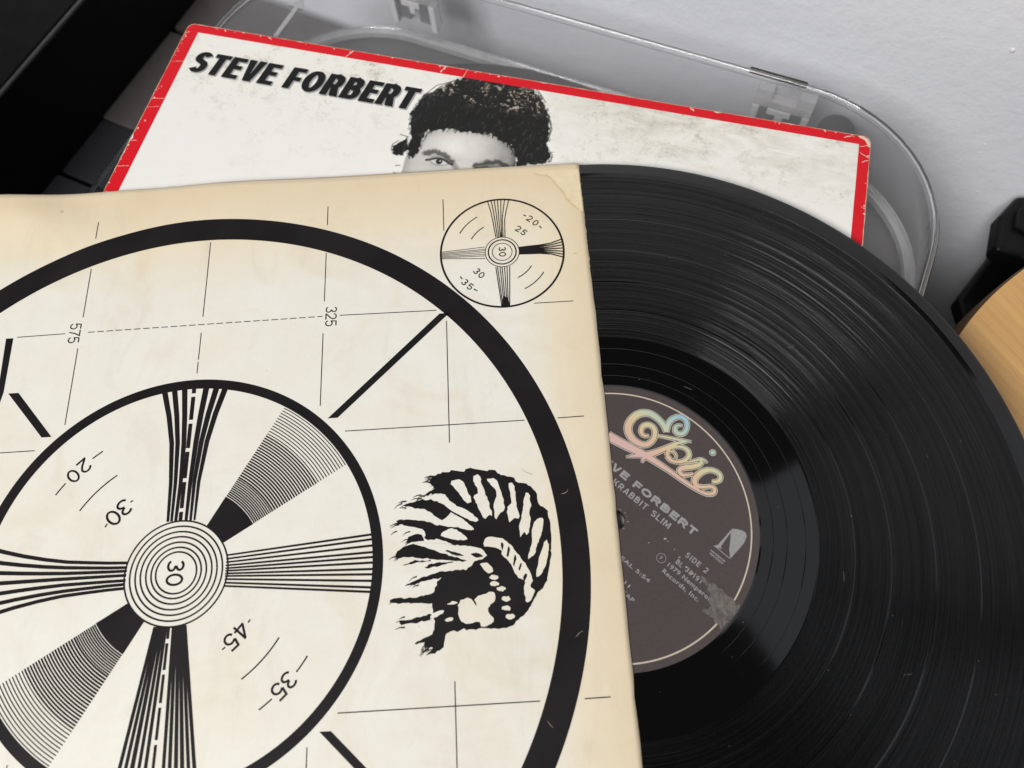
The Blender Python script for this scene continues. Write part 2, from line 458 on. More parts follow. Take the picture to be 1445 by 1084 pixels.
# bright solid edge where the lid's wall meets its top
x0, x1, y0, y1 = mid(0.02)
def sweep_ring(loop, rad, z, n=8):
    P = [np.array(p) for p in loop]; m_ = len(P); v = []; f = []
    for i in range(m_):
        t = P[(i + 1) % m_] - P[i - 1]; t = t / (np.linalg.norm(t) + 1e-9); nn = np.array([t[1], -t[0]])
        for k in range(n):
            a = 2 * math.pi * k / n
            q = P[i] + nn * rad * math.cos(a); v.append((q[0], q[1], z + rad * math.sin(a)))
    for i in range(m_):
        j = (i + 1) % m_
        for k in range(n): f.append((i * n + k, j * n + k, j * n + (k + 1) % n, i * n + (k + 1) % n))
    mb = MB(); mb.add(v, f); return mb
def dedupe(l):
    o = [l[0]]
    for p in l[1:]:
        if math.hypot(p[0] - o[-1][0], p[1] - o[-1][1]) > 0.05: o.append(p)
    return o
fix_normals(sweep_ring(dedupe(rrect(x0 + 1.5, x1 - 1.5, y0 + 1.5, y1 - 1.5, 68.5)), 1.0, Z(-9.7)).build('lid_edge', M_EDGEGLASS, tt, smooth=True))
# foot flange of the lid
x0, x1, y0, y1 = mid(1.0)
fl1 = loft([(rrect(x0 + 7, x1 - 7, y0 + 7, y1 - 7, 63), Z(-45.2)), (rrect(x0 + 2.6, x1 - 2.6, y0 + 2.6, y1 - 2.6, 67.4), Z(-44.2)), (rrect(x0 + 2.4, x1 - 2.4, y0 + 2.4, y1 - 2.4, 67.6), Z(-49.0)), (rrect(x0 + 7, x1 - 7, y0 + 7, y1 - 7, 63), Z(-48.6)), (rrect(x0 + 7, x1 - 7, y0 + 7, y1 - 7, 63), Z(-45.2))])
fix_normals(fl1.build('lid_rim', M_RIM, tt))
fix_normals(sweep_ring(dedupe(rrect(x0 + 4.6, x1 - 4.6, y0 + 4.6, y1 - 4.6, 65.4)), 0.8, Z(-43.6)).build('lid_bead', M_EDGEGLASS, tt, smooth=True))
# dark strip on the rear edge
mb = MB(); mb.box(93, 120, -0.6, 0.25, Z(-11.0), Z(-8.6)); mb.build('edge_strip', M_RUBBER, tt, bevel=0.4)
# hinges on the rear wall of the lid
def hinge(u, zc):
    h = MB()
    h.box(u - 14, u + 14, 6.0, 7.6, Z(zc - 14), Z(zc + 12))
    o = h.build('hinge', M_HINGE, tt, bevel=0.5)
    k = MB()
    k.box(u - 14, u - 10.6, 0.4, 5.9, Z(zc - 15), Z(zc + 2)); k.box(u + 10.6, u + 14, 0.4, 5.9, Z(zc - 15), Z(zc + 2))
    k.build('hinge_rail', M_HINGE_W, o, bevel=0.4)
    k = MB(); k.box(u - 14, u + 14, 0.4, 5.9, Z(zc + 2.2), Z(zc + 7))
    k.box(u - 14, u - 6, 0.4, 5.9, Z(zc + 7.1), Z(zc + 13)); k.box(u + 6, u + 14, 0.4, 5.9, Z(zc + 7.1), Z(zc + 13))
    k.build('hinge_bar', M_HINGE, o, bevel=0.5)
    k = MB(); k.box(u - 10.2, u - 2.6, 2.2, 5.8, Z(zc - 12), Z(zc + 1.8)); k.box(u + 2.6, u + 10.2, 2.2, 5.8, Z(zc - 12), Z(zc + 1.8))
    k.build('hinge_tab', M_HINGE_D, o, bevel=0.6)
    k = MB(); k.box(u - 6.5, u + 5, 0.5, 2.0, Z(zc - 1.8), Z(zc + 1.9)); k.box(u - 1.8, u + 1.8, 0.5, 2.0, Z(zc - 6), Z(zc - 1.9))
    k.build('hinge_pin', M_HINGE_W, o, bevel=0.4)
hinge(-92, -31.5)
hinge(113, -33.0)
# pale arrow-shaped bar in the left rear corner
mb = MB(); mb.prism([(-146, -52), (-143.4, -52), (-143.4, -30), (-140.5, -30), (-145, -22), (-149.4, -30), (-146, -30)], Z(-25), Z(-24)); mb.build('corner_bar', M_METAL, tt)

# ---- capped post standing behind the lid
post = empty('capped_post', (6.6, 252.3, -104.9), LID_ROT)
post.location = (Vector((6.6, 252.3, -104.9)) + LID_ROT @ Vector((143, 10.2, -4))) * MM
tag(post, 'black capped metal post behind the right end of the lid', 'post')
mb = MB(); mb.lathe([(0.01, 4.1), (8.6, 4.1), (8.6, 60), (0.01, 60)], 40); fix_normals(mb.build('post', M_METAL, post))
mb = MB(); mb.lathe([(0.01, 60.2), (9.2, 60.2), (9.2, 65.0), (8.4, 66.1), (0.01, 66.1)], 40); fix_normals(mb.build('cap', M_RUBBER, post))

# ---- round bamboo table top at the right
m, nt, b = new_mat('bamboo')
v = coords(nt, rot=(0, 0, math.radians(62)))
st = N(nt, 'ShaderNodeTexNoise', Scale=1.0, Detail=6, Roughness=0.65)
mp = nt.nodes.new('ShaderNodeMapping'); mp.inputs['Scale'].default_value = (7, 330, 60); nt.links.new(v, mp.inputs['Vector']); nt.links.new(mp.outputs[0], st.inputs['Vector'])
vo = N(nt, 'ShaderNodeTexNoise', Scale=1.0, Detail=2)
mp2 = nt.nodes.new('ShaderNodeMapping'); mp2.inputs['Scale'].default_value = (5, 95, 20); nt.links.new(v, mp2.inputs['Vector']); nt.links.new(mp2.outputs[0], vo.inputs['Vector'])
c = mix(nt, ramp(nt, st.outputs['Fac'], 0.28, 0.76), (0.50, 0.265, 0.085), (0.72, 0.435, 0.165))
c = mix(nt, ramp(nt, vo.outputs['Fac'], 0.35, 0.7, 0.0, 0.5), c, (0.56, 0.33, 0.13))
pz = N(nt, 'ShaderNodeTexNoise', Scale=1.0, Detail=4, Roughness=0.7)
mp3 = nt.nodes.new('ShaderNodeMapping'); mp3.inputs['Scale'].default_value = (60, 1500, 90); nt.links.new(v, mp3.inputs['Vector']); nt.links.new(mp3.outputs[0], pz.inputs['Vector'])
c = mix(nt, ramp(nt, pz.outputs['Fac'], 0.56, 0.72, 0, .55), c, (0.34, 0.18, 0.065))
nt.links.new(c, b.inputs['Base Color']); b.inputs['Roughness'].default_value = 0.40
bump(nt, b, st.outputs['Fac'], 0.12, 0.0003)
M_BAMBOO = m
M_BAMBOO_EDGE = plain('bamboo_edge', (0.12, 0.065, 0.026), 0.5, 0.25, 200)
CX_S, CY_S, R_S = 267.0, -35.0, 155.2
stool = empty('bamboo_stool', (CX_S, CY_S, -600))
tag(stool, 'round bamboo-topped stool partly covered by the record', 'stool')
# laminated strips, each a board cut to the round top
R_T = R_S; ang = math.radians(-62)
ca, sa = math.cos(ang), math.sin(ang)
W_S = 23.0; k0 = -9
for k in range(k0, 10):
    o0 = k * W_S - 4 + 0.07; o1 = (k + 1) * W_S - 4 - 0.07
    o0 = max(o0, -R_T + .3); o1 = min(o1, R_T - .3)
    if o1 - o0 < 2: continue
    hi = []; lo = []
    for i in range(13):
        o_ = o0 + (o1 - o0) * i / 12; hh = math.sqrt(max(0.01, R_T ** 2 - o_ ** 2))
        hi.append((o_, hh)); lo.append((o_, -hh))
    poly = lo + hi[::-1]
    poly = [(y * ca - x * sa, y * sa + x * ca) for x, y in poly]
    mb = MB(); mb.prism(poly, 557.5, 576 - 0.08 * (k % 3))
    fix_normals(mb.build('bamboo_strip', M_BAMBOO, stool))
mb = MB(); mb.lathe([(R_T - 6, 554), (R_T + 0.5, 554), (R_T + 0.9, 562), (R_T + 0.9, 573), (R_T + 0.35, 575.4), (R_T - 6, 557.4)], 128, close=True)
fix_normals(mb.build('rim_band', M_BAMBOO_EDGE, stool))
for a in (45, 135, 225, 315):
    x, y = 105 * math.cos(math.radians(a)), 105 * math.sin(math.radians(a))
    mb = MB(); mb.lathe([(0.01, 0.2), (13, 0.2), (17, 553.8), (0.01, 553.8)], 20, x, y); fix_normals(mb.build('leg', M_BAMBOO_EDGE, stool))

# ---- black folded stand behind the stool
bs = empty('black_bracket', (0, 0, -600))
tag(bs, 'black faceted bracket between the wall and the bamboo stool', 'bracket')
M_BLK2 = plain('black_moulded', (0.0045, 0.0045, 0.005), 0.45, 0.25, 150, spec=0.18)
mb = MB(); mb.prism([(214.5, 135.5), (223, 155), (235, 165.5), (250, 164), (270, 152), (270, 118), (236, 122), (226, 130)], 519, 530); fix_normals(mb.build('upright', M_BLK2, bs, bevel=2.2, seg=3))
mb = MB(); mb.prism([(208, 109), (208, 123), (237, 152), (262, 158), (292, 120), (292, 70), (240, 70)], 490, 499.5); fix_normals(mb.build('body', M_BLK2, bs, bevel=2.2, seg=3))
mb = MB(); mb.prism([(262, 120), (285, 120), (285, 85), (262, 85)], 0.5, 489.5); mb.build('column', M_BLK2, bs, bevel=2)
mb = MB(); mb.prism([(226, 146), (230, 155), (237, 160.5), (247, 159), (254, 150), (250, 141), (236, 138)], 530.2, 532.6); fix_normals(mb.build('raised_facet', M_BLK2, bs, bevel=1.0))
mb = MB(); mb.lathe([(0.01, 532.7), (2.6, 532.7), (2.6, 533.0), (3.4, 533.0), (3.4, 533.7), (2.2, 533.7), (1.9, 532.9), (0.01, 532.9)], 24, 237, 152); fix_normals(mb.build('screw_hole', M_BLACK, bs))

# ---- outlines of the flat print, in mm
EMB_BLACK= [[[88.1, 26.5], [90.4, 29.1], [93.3, 29.9], [97.6, 30.6], [100.4, 29.7], [102.6, 30.9], [106.8, 30.4], [108.9, 29.5], [111.8, 29.7], [114.5, 27.6], [118.7, 26.9], [120.0, 24.7], [122.8, 24.3], [125.5, 22.6], [127.0, 19.4], [127.1, 16.1], [129.8, 14.7], [130.9, 10.4], [130.7, 4.9], [130.8, -0.5], [129.5, -4.4], [128.6, -9.6], [126.5, -12.8], [124.8, -13.6], [122.8, -17.7], [120.7, -20.1], [117.2, -23.2], [114.5, -24.8], [110.5, -24.8], [106.6, -24.4], [101.3, -24.6], [96.1, -24.7], [93.2, -25.2], [93.0, -28.0], [92.0, -30.4], [88.7, -31.5], [86.1, -31.9], [89.4, -29.7], [85.1, -28.6], [88.1, -26.4], [89.5, -24.3], [89.5, -20.9], [88.8, -15.7], [89.7, -11.3], [91.0, -7.4], [96.6, -5.1], [102.0, -4.8], [104.9, -0.3], [98.9, 3.4], [103.9, 9.3], [98.5, 13.1], [94.4, 17.5], [92.4, 22.6]], [[75.9, 0.1], [76.6, 2.4], [79.7, 4.6], [83.1, 4.9], [87.2, 3.3], [92.0, 1.4], [98.1, -0.7], [102.1, -2.3], [95.3, -1.5], [88.5, -0.5], [80.4, 0.7]], [[79.7, 5.6], [81.1, 8.0], [85.2, 8.7], [86.9, 5.9], [83.1, 5.6]], [[76.1, 13.0], [78.4, 13.7], [83.9, 13.4], [87.4, 12.7], [92.2, 10.8], [97.0, 10.0], [103.9, 8.9], [105.1, 5.1], [99.6, 3.1], [96.8, 3.9], [92.1, 5.9], [86.6, 6.2], [87.0, 9.6], [80.4, 11.5]], [[78.5, 18.7], [84.7, 20.4], [90.3, 20.2], [94.4, 17.7], [96.5, 15.4], [93.3, 12.6], [91.5, 13.1], [88.1, 16.5], [83.3, 17.6]], [[84.3, 21.3], [90.4, 24.3], [93.2, 25.4], [95.9, 22.4], [93.8, 21.4], [90.3, 22.4]], [[74.2, -14.3], [75.0, -13.1], [81.7, -13.3], [89.0, -12.2], [91.7, -10.7], [97.9, -7.8], [99.0, -15.7], [89.6, -15.5], [81.6, -15.0]], [[79.0, -9.2], [85.1, -6.8], [91.2, -5.1], [102.0, -4.8], [101.3, -5.8], [91.8, -7.0], [85.7, -8.1], [81.0, -9.3]], [[77.3, -20.9], [79.3, -20.6], [86.9, -19.3], [90.2, -19.0], [88.2, -20.8], [82.9, -21.6], [78.9, -21.7]], [[82.7, -28.3], [83.7, -27.4], [89.5, -25.0], [91.4, -26.0], [86.1, -28.1]], [[78.2, -2.4], [82.4, -0.8], [89.9, -1.1], [83.1, -1.7]], [[86.1, -3.8], [88.5, -2.0], [98.0, -1.9], [91.9, -3.0]]]
EMB_WHITE= [[[95.7, 26.6], [100.3, 27.1], [101.7, 23.5], [103.9, 18.9], [101.6, 17.9], [99.1, 22.2]], [[103.9, 27.5], [106.7, 28.6], [107.6, 23.8], [109.5, 18.7], [110.8, 12.9], [109.6, 13.8], [107.8, 11.7], [105.6, 16.8], [104.0, 21.0], [106.3, 21.8]], [[108.4, 26.6], [112.5, 26.8], [113.9, 22.7], [114.9, 18.4], [115.2, 14.8], [113.2, 13.9], [111.7, 11.2], [111.2, 17.2], [113.2, 22.0]], [[116.8, 24.7], [118.9, 24.6], [119.3, 18.8], [119.6, 15.3], [120.5, 11.7], [117.9, 11.9], [116.5, 10.0], [115.8, 15.5], [118.0, 17.5]], [[122.6, 20.8], [124.3, 20.6], [124.5, 15.7], [123.4, 12.3], [124.4, 10.8], [122.6, 5.4], [121.4, 6.9], [120.1, 4.8], [119.8, 9.0], [121.4, 13.8]], [[125.5, 10.7], [128.8, 11.8], [128.0, 6.5], [125.4, 1.2], [125.0, -0.8], [121.9, -3.2], [124.2, 3.3], [124.2, 6.7]], [[128.9, 4.4], [130.1, 1.6], [128.6, -4.4], [126.5, -8.2], [124.4, -8.9], [126.0, -2.9]], [[106.7, 3.0], [107.9, 5.8], [110.6, 5.9], [114.7, 4.8], [117.3, 1.7], [119.2, -1.1], [121.7, -4.6], [123.7, -9.3], [122.2, -12.2], [124.2, -12.6], [122.8, -16.1], [120.7, -17.3], [120.3, -13.1], [121.0, -9.8], [119.0, -9.1], [117.2, -6.3], [116.3, -3.6], [113.4, -0.8], [113.2, 1.2], [110.5, 2.1]], [[97.7, -15.1], [101.7, -14.0], [104.4, -17.9], [103.0, -14.3], [109.8, -12.4], [110.9, -15.4], [107.9, -17.5], [109.4, -21.1], [109.6, -23.0], [105.3, -24.3], [104.4, -22.0], [100.7, -22.9], [97.8, -21.7]], [[87.9, -20.1], [89.6, -18.2], [93.1, -17.6], [92.2, -19.1], [89.6, -20.1]], [[92.8, -21.1], [95.9, -20.1], [95.5, -21.5], [93.8, -21.9]], [[93.6, -16.1], [96.3, -15.0], [98.0, -15.9], [95.6, -16.1]], [[90.3, 21.2], [93.1, 22.6], [97.2, 17.9], [102.0, 15.7], [106.1, 11.9], [104.0, 11.4], [98.5, 14.5], [96.1, 16.0]], [[92.2, 11.0], [96.4, 14.6], [99.2, 13.4], [104.6, 8.7], [102.5, 8.5], [98.4, 10.3], [95.6, 10.1]], [[91.8, 7.3], [95.6, 10.1], [98.4, 8.6], [102.4, 5.3], [98.3, 5.2], [94.2, 6.4]], [[81.8, 5.0], [90.0, 5.0], [98.2, 3.5], [105.7, 2.4], [108.3, -0.2], [107.2, -1.4], [103.5, -2.2], [98.8, -0.3], [92.0, 2.4], [85.9, 4.2]], [[105.5, -3.0], [108.9, -3.2], [110.4, -5.9], [108.7, -6.8], [106.8, -5.1]], [[111.8, -8.1], [111.4, -8.6], [110.4, -8.9], [109.4, -8.7], [108.7, -8.2], [108.7, -7.7], [109.4, -7.2], [110.5, -7.2], [111.5, -7.6]], [[112.0, -10.2], [111.6, -10.7], [110.6, -11.0], [109.5, -10.8], [108.8, -10.3], [108.9, -9.8], [109.6, -9.4], [110.7, -9.3], [111.6, -9.7]], [[114.2, -12.0], [113.8, -12.6], [112.8, -12.8], [111.7, -12.6], [111.0, -12.2], [111.1, -11.6], [111.8, -11.2], [112.9, -11.1], [113.8, -11.5]], [[115.6, -15.5], [115.2, -16.0], [114.2, -16.2], [113.2, -16.1], [112.5, -15.6], [112.5, -15.0], [113.2, -14.6], [114.3, -14.6], [115.2, -14.9]], [[115.4, -18.4], [115.0, -18.9], [114.1, -19.2], [113.0, -19.0], [112.3, -18.5], [112.4, -18.0], [113.1, -17.6], [114.2, -17.5], [115.1, -17.9]], [[116.7, -21.3], [116.3, -21.8], [115.3, -22.0], [114.2, -21.9], [113.6, -21.4], [113.6, -20.8], [114.3, -20.4], [115.4, -20.4], [116.3, -20.7]]]
EMB_FINE= [[[113.3, 3.9], [114.3, 3.2], [113.8, 0.5], [113.2, 1.9]], [[115.6, 2.4], [116.3, 1.7], [115.6, -1.6], [115.0, -0.9]], [[117.8, -0.7], [118.5, -1.4], [117.4, -5.0], [117.0, -3.7]], [[119.6, -3.5], [120.2, -3.9], [119.2, -6.5], [118.8, -5.8]], [[121.2, -7.2], [121.8, -7.9], [120.5, -10.1], [120.2, -9.1]], [[102.2, 0.5], [104.9, 0.7], [107.3, -0.8], [104.2, -1.2]], [[107.5, -18.1], [110.2, -17.0], [112.0, -20.9], [110.3, -22.1], [108.1, -20.0]], [[93.0, 2.4], [98.1, 1.1], [100.8, -0.4], [96.7, 0.2]]]
LOGO= [[[15.93, 29.83, 0.72], [14.81, 29.58, 0.99], [13.63, 30.23, 1.26], [13.27, 31.68, 1.44], [14.26, 33.42, 1.63], [16.35, 33.74, 1.72], [17.91, 32.53, 1.71], [18.17, 30.38, 1.71], [17.19, 28.09, 1.7], [14.95, 26.47, 1.79], [12.5, 26.69, 1.97], [10.03, 28.6, 2.24], [8.69, 31.3, 2.43], [9.06, 34.36, 2.53], [11.3, 37.08, 2.45], [14.21, 38.41, 2.36], [17.36, 37.99, 2.18], [19.83, 35.98, 1.99], [21.54, 33.46, 1.81], [22.36, 30.55, 1.53]], [[22.36, 30.55, 1.53], [23.34, 33.33, 1.71], [25.22, 35.35, 1.72], [28.05, 36.01, 1.54], [30.01, 34.52, 1.54], [30.11, 32.13, 1.44], [28.73, 29.86, 1.44], [26.87, 29.52, 1.53], [25.67, 30.55, 1.53], [25.9, 32.19, 1.17], [27.35, 32.8, 0.81], [28.65, 32.38, 0.36]], [[19.17, 29.36, 0.72], [23.3, 28.22, 0.9], [27.63, 26.97, 1.07], [30.91, 26.31, 0.18]], [[29.12, 26.39, 0.63], [25.7, 26.07, 1.25], [22.86, 25.11, 1.52], [19.08, 23.75, 1.78], [15.36, 22.71, 2.14], [12.84, 22.33, 2.49]], [[22.69, 20.71, 0.44], [21.74, 21.93, 0.62], [22.38, 23.28, 0.71], [23.9, 22.94, 0.8], [24.59, 21.5, 0.62], [23.95, 20.16, 0.35]], [[21.05, 21.75, 0.8], [22.0, 23.77, 0.89], [24.61, 24.75, 0.98], [27.26, 24.47, 1.16], [29.07, 23.03, 1.42], [29.07, 20.95, 1.42], [27.2, 19.47, 1.33], [24.71, 19.19, 1.24], [22.37, 20.04, 1.24], [21.05, 21.75, 0.98]], [[26.47, 19.06, 0.44], [29.12, 18.87, 0.71], [33.23, 19.5, 1.06], [35.45, 18.06, 0.18]], [[33.56, 18.79, 1.33], [32.03, 17.52, 1.59], [29.28, 17.03, 1.76], [26.14, 16.79, 1.76], [24.87, 15.74, 1.5], [25.77, 14.32, 1.32], [27.75, 14.18, 1.05], [29.79, 14.49, 0.62]], [[35.71, 11.36, 0.79], [36.98, 11.04, 1.22], [38.62, 11.61, 1.31], [39.09, 13.15, 1.31], [38.0, 14.59, 1.49], [35.7, 15.44, 1.5], [32.96, 14.95, 1.85], [30.58, 13.3, 2.02], [29.69, 11.56, 1.84], [30.42, 9.93, 1.57], [32.54, 9.47, 1.22], [35.18, 9.46, 1.13], [36.33, 8.4, 1.22], [35.67, 7.02, 1.3], [33.46, 6.91, 1.22], [31.01, 8.1, 1.13], [27.06, 11.07, 1.31], [21.58, 15.98, 1.5], [16.78, 19.98, 1.95], [13.12, 22.78, 2.32], [7.29, 26.45, 2.78], [1.0, 30.67, 3.15]], [[13.12, 22.78, 2.23], [9.96, 22.54, 1.16], [6.57, 22.32, 0.13]], [[13.29, 22.3, 1.78], [12.67, 20.96, 0.98], [12.06, 19.71, 0.13]], [[37.65, 20.66, 1.15], [38.67, 21.42, 1.15], [39.55, 20.53, 1.15], [38.4, 19.78, 1.15], [37.65, 20.66, 1.15]]]

# ================================================================== RECORD JACKET
JROT = Matrix(((0.95621507, 0.29266489, 0), (-0.29266489, 0.95621507, 0), (0, 0, 1)))
jac = empty('record_jacket', (-22.1729, 203.35, -7.4), JROT)
tag(jac, 'worn white album jacket with red border and a dark-haired portrait', 'album jacket')
JT = 3.4                                                     # its thickness: top face at world -4

def jacket_paper(name, tone=False, col=(0.84, 0.835, 0.80)):
    m, nt, b = new_mat(name)
    v = coords(nt)
    sep = nt.nodes.new('ShaderNodeSeparateXYZ'); nt.links.new(v, sep.inputs[0])
    fine = noise(nt, v, 700, 6, 0.7, 0.3); big = noise(nt, v, 38, 4, 0.6, 0.8); mid_ = noise(nt, v, 160, 6, 0.68, 0.5)
    near_top = ramp(nt, sep.outputs['Y'], -0.062, -0.006)
    dirt = math_n(nt, 'MULTIPLY', ramp(nt, math_n(nt, 'ADD', math_n(nt, 'MULTIPLY', mid_, 0.6), math_n(nt, 'MULTIPLY', fine, 0.4)), 0.50, 0.70), ramp(nt, big, 0.38, 0.66))
    amt = math_n(nt, 'MULTIPLY', dirt, math_n(nt, 'ADD', math_n(nt, 'MULTIPLY', near_top, 1.15), 0.16))
    yel = math_n(nt, 'MULTIPLY', near_top, ramp(nt, big, 0.3, 0.7, 0.12, 0.5))
    c = mix(nt, yel, col, (0.78, 0.74, 0.62))
    c = mix(nt, amt, c, (0.30, 0.28, 0.22))
    ed = math_n(nt, 'MULTIPLY', ramp(nt, sep.outputs['X'], 0.012, 0.05), math_n(nt, 'MULTIPLY', ramp(nt, sep.outputs['Y'], -0.040, -0.012), ramp(nt, noise(nt, coords(nt, scale=(.35, 1, 1)), 120, 6, .7, .6), .42, .66)))
    c = mix(nt, math_n(nt, 'MULTIPLY', ed, .62), c, (0.50, 0.47, 0.38))
    if tone:
        at = nt.nodes.new('ShaderNodeAttribute'); at.attribute_name = 'tone'
        c2 = mix(nt, at.outputs['Fac'], (0.014, 0.014, 0.015), (1.0, 1.0, 1.0))
        c = mix(nt, 1.0, c, c2, 'MULTIPLY')
        wear = nt.nodes.new('ShaderNodeAttribute'); wear.attribute_name = 'wear'
        fl = math_n(nt, 'MULTIPLY', wear.outputs['Fac'], ramp(nt, math_n(nt, 'ADD', math_n(nt, 'MULTIPLY', mid_, 0.5), math_n(nt, 'MULTIPLY', fine, 0.5)), 0.535, 0.60))
        c = mix(nt, fl, c, (0.52, 0.45, 0.37))
    nt.links.new(c, b.inputs['Base Color'])
    b.inputs['Roughness'].default_value = 0.36
    if tone: b.inputs['Specular IOR Level'].default_value = 0.12
    bump(nt, b, mid_, 0.10, 0.0003)
    return m
M_JPAPER = jacket_paper('jacket_paper')
M_JTONE = jacket_paper('portrait_print', True)
M_BOARD = plain('jacket_board', (0.50, 0.38, 0.24), 0.8, 0.25, 500)

def worn_ink(name, col, chip, lo, hi, rough=0.4):
    m, nt, b = new_mat(name)
    v = coords(nt)
    a = noise(nt, v, 420, 6, 0.7, 0.4); g = noise(nt, v, 55, 3, 0.6)
    k = math_n(nt, 'MULTIPLY', ramp(nt, a, lo, hi), ramp(nt, g, 0.42, 0.62))
    body = mix(nt, noise(nt, v, 900, 3), tuple(x * 0.85 for x in col), tuple(x * 1.15 for x in col))
    nt.links.new(mix(nt, k, body, chip), b.inputs['Base Color'])
    b.inputs['Roughness'].default_value = rough; b.inputs['Specular IOR Level'].default_value = 0.12
    return m
M_RED = worn_ink('red_ink', (0.66, 0.012, 0.022), (0.75, 0.55, 0.45), 0.72, 0.77)
M_TITLE = worn_ink('title_ink', (0.013, 0.013, 0.014), (0.25, 0.24, 0.22), 0.66, 0.75)
M_TITLE_SH = plain('title_shadow_ink', (0.36, 0.36, 0.36), 0.5, 0.2, 1500)

HW = 158.1
def wobble(poly, amp, seed, step=3.0, closed=True):
    rr = random.Random(seed); out = []
    n = len(poly)
    for i in range(n if closed else n - 1):
        a = np.array(poly[i]); b_ = np.array(poly[(i + 1) % n]); L = np.linalg.norm(b_ - a); k = max(1, int(L / step))
        for j in range(k):
            p = a + (b_ - a) * j / k
            out.append((p[0] + rr.gauss(0, amp), p[1] + rr.gauss(0, amp)))
    return out
jout = rrect(-HW, HW, -315, 0, 3.6, 6)
jout = [(x - (1.3 * (-y / 100) if x < 0 else 0.6 * (-y / 100)) * (1 if y > -120 else 0) * 0, y) for x, y in jout]
jo = wobble(jout, 0.06, 3)
mb = MB(); mb.prism(jo, 0, JT); jb = mb.build('jacket_body', M_JPAPER, jac)
# exposed board along the worn edge
mb = MB()
ji = [(x * (1 - 0.22 / 158), -157.5 + (y + 157.5) * (1 - 0.22 / 158)) for x, y in jo]
n_ = len(jo); mb.v = [(x * 1.0004, -157.5 + (y + 157.5) * 1.0004, 0.1) for x, y in jo] + [(x * 1.0004, -157.5 + (y + 157.5) * 1.0004, JT + 0.02) for x, y in jo] + [(x, y, JT + 0.03) for x, y in ji]
mb.f = [(i, (i + 1) % n_, n_ + (i + 1) % n_, n_ + i) for i in range(n_)] + [(n_ + i, n_ + (i + 1) % n_, 2 * n_ + (i + 1) % n_, 2 * n_ + i) for i in range(n_)]
fix_normals(mb.build('board_edge', M_BOARD, jac))
# red border: outer line follows the worn edge, inner line is straight
rr = random.Random(8)
bo = []; bi = []
def addp(o, i): bo.append(o); bi.append(i)
IX0, IX1, IY0, IY1 = -151.8, 153.2, -310, -4.75
ns = 150
inn = []
jo2 = rrect(-HW + .25, HW - .25, -314.75, -0.25, 3.4, 8)
jo2 = wobble(jo2, 0.0, 1, 2.0)
for x, y in jo2:
    chip = max(0, rr.gauss(-0.12, 0.16)) + (0.7 * rr.random() if rr.random() < 0.02 else 0)
    cx, cy = x * (1 - chip / 158), -157.5 + (y + 157.5) * (1 - chip / 158)
    bo.append((cx, cy)); bi.append((min(max(x, IX0), IX1), min(max(y, IY0), IY1)))
mb = MB(); n_ = len(bo)
mb.v = [(x, y, JT + 0.06) for x, y in bo] + [(x, y, JT + 0.06) for x, y in bi]
mb.f = [(i, (i + 1) % n_, n_ + (i + 1) % n_, n_ + i) for i in range(n_)]
fix_normals(mb.build('red_border', M_RED, jac))
# creases and chips where the red has cracked through
pr = Print(z=JT + 0.09)
M_CHIP = plain('bare_paper_chip', (0.74, 0.60, 0.50), 0.7, 0.2, 600)
for (x, y, dx, dy, w) in ((-157.6, -46, 5.5, 1.2, .2), (-157.7, -51, 5.2, 1.4, .2), (-157.7, -24, 5.6, 1.6, .16), (-157.9, -84, 5.2, 1.3, .2), (-157.6, -70, 2.8, .7, .25),
                          (-76.2, -0.4, -2.6, -4.6, .5), (-31.5, -0.3, -1.8, -3.8, .8), (-21.5, -0.3, -.9, -4.2, .3), 
                          (80, -.3, 2.0, -1.7, .5), (153.5, -6, 4.2, 1.6, .3), (153.8, -9, 3.8, -2.4, .3), (155, -14, 2.6, 1.5, .3), (150, -1, -3.2, -1.4, .5), (-140, -.4, 1, -1.2, .5), (-118, -.4, 2, -1.3, .4)):
    pts = [(x + dx * t, y + dy * t + rr.gauss(0, .12)) for t in np.linspace(0, 1, 7)]
    pr.stroke(pts, [w * (0.4 + 0.8 * rr.random()) for _ in pts])
for k in range(60):
    side = rr.random()
    if side < 0.55: x, y = rr.uniform(-150, 155), -abs(rr.gauss(0, .55)) - .3
    elif side < 0.85: x, y = -157.6 + abs(rr.gauss(0, .8)), rr.uniform(-100, -4)
    else: x, y = 157.6 - abs(rr.gauss(0, .5)), rr.uniform(-60, -4)
    s = rr.uniform(.12, .45)
    pr.fill([(x + s * rr.uniform(.6, 1.8) * math.cos(a), y + s * math.sin(a) * rr.uniform(.6, 1.3)) for a in np.linspace(0, 2 * math.pi, 7)[:-1]])
# bare rounded corner at the right
pr.fill(wobble([(157.9, -5.5), (157.7, -3.4), (156.8, -1.4), (154.6, -.5), (152.2, -.5), (153.6, -1.4), (155.4, -2.2), (156.4, -3.6), (157.2, -5.6)], .1, 4, 1.0))
o = pr.build('edge_chips', M_CHIP, jac); tag(o, kind='stuff')

# title
WID = {'S': .62, 'T': .60, 'E': .56, 'V': .66, 'F': .54, 'O': .74, 'R': .66, 'B': .66}
pr = Print(z=JT + 0.05)
line_text(pr, 'STEVE FORBERT', -148.2, -38.2, -27.9, 12.4, .285, .195, WID, .062, tf=lambda p: p + np.array([0.28, -0.26]), shear=0.18, space=.34)
pr.build('title_shadow', M_TITLE_SH, jac)
pr = Print(z=JT + 0.11)
line_text(pr, 'STEVE FORBERT', -148.6, -38.6, -27.6, 12.4, .275, .185, WID, .062, shear=0.18, space=.34)
pr.build('title_lettering', M_TITLE, jac)

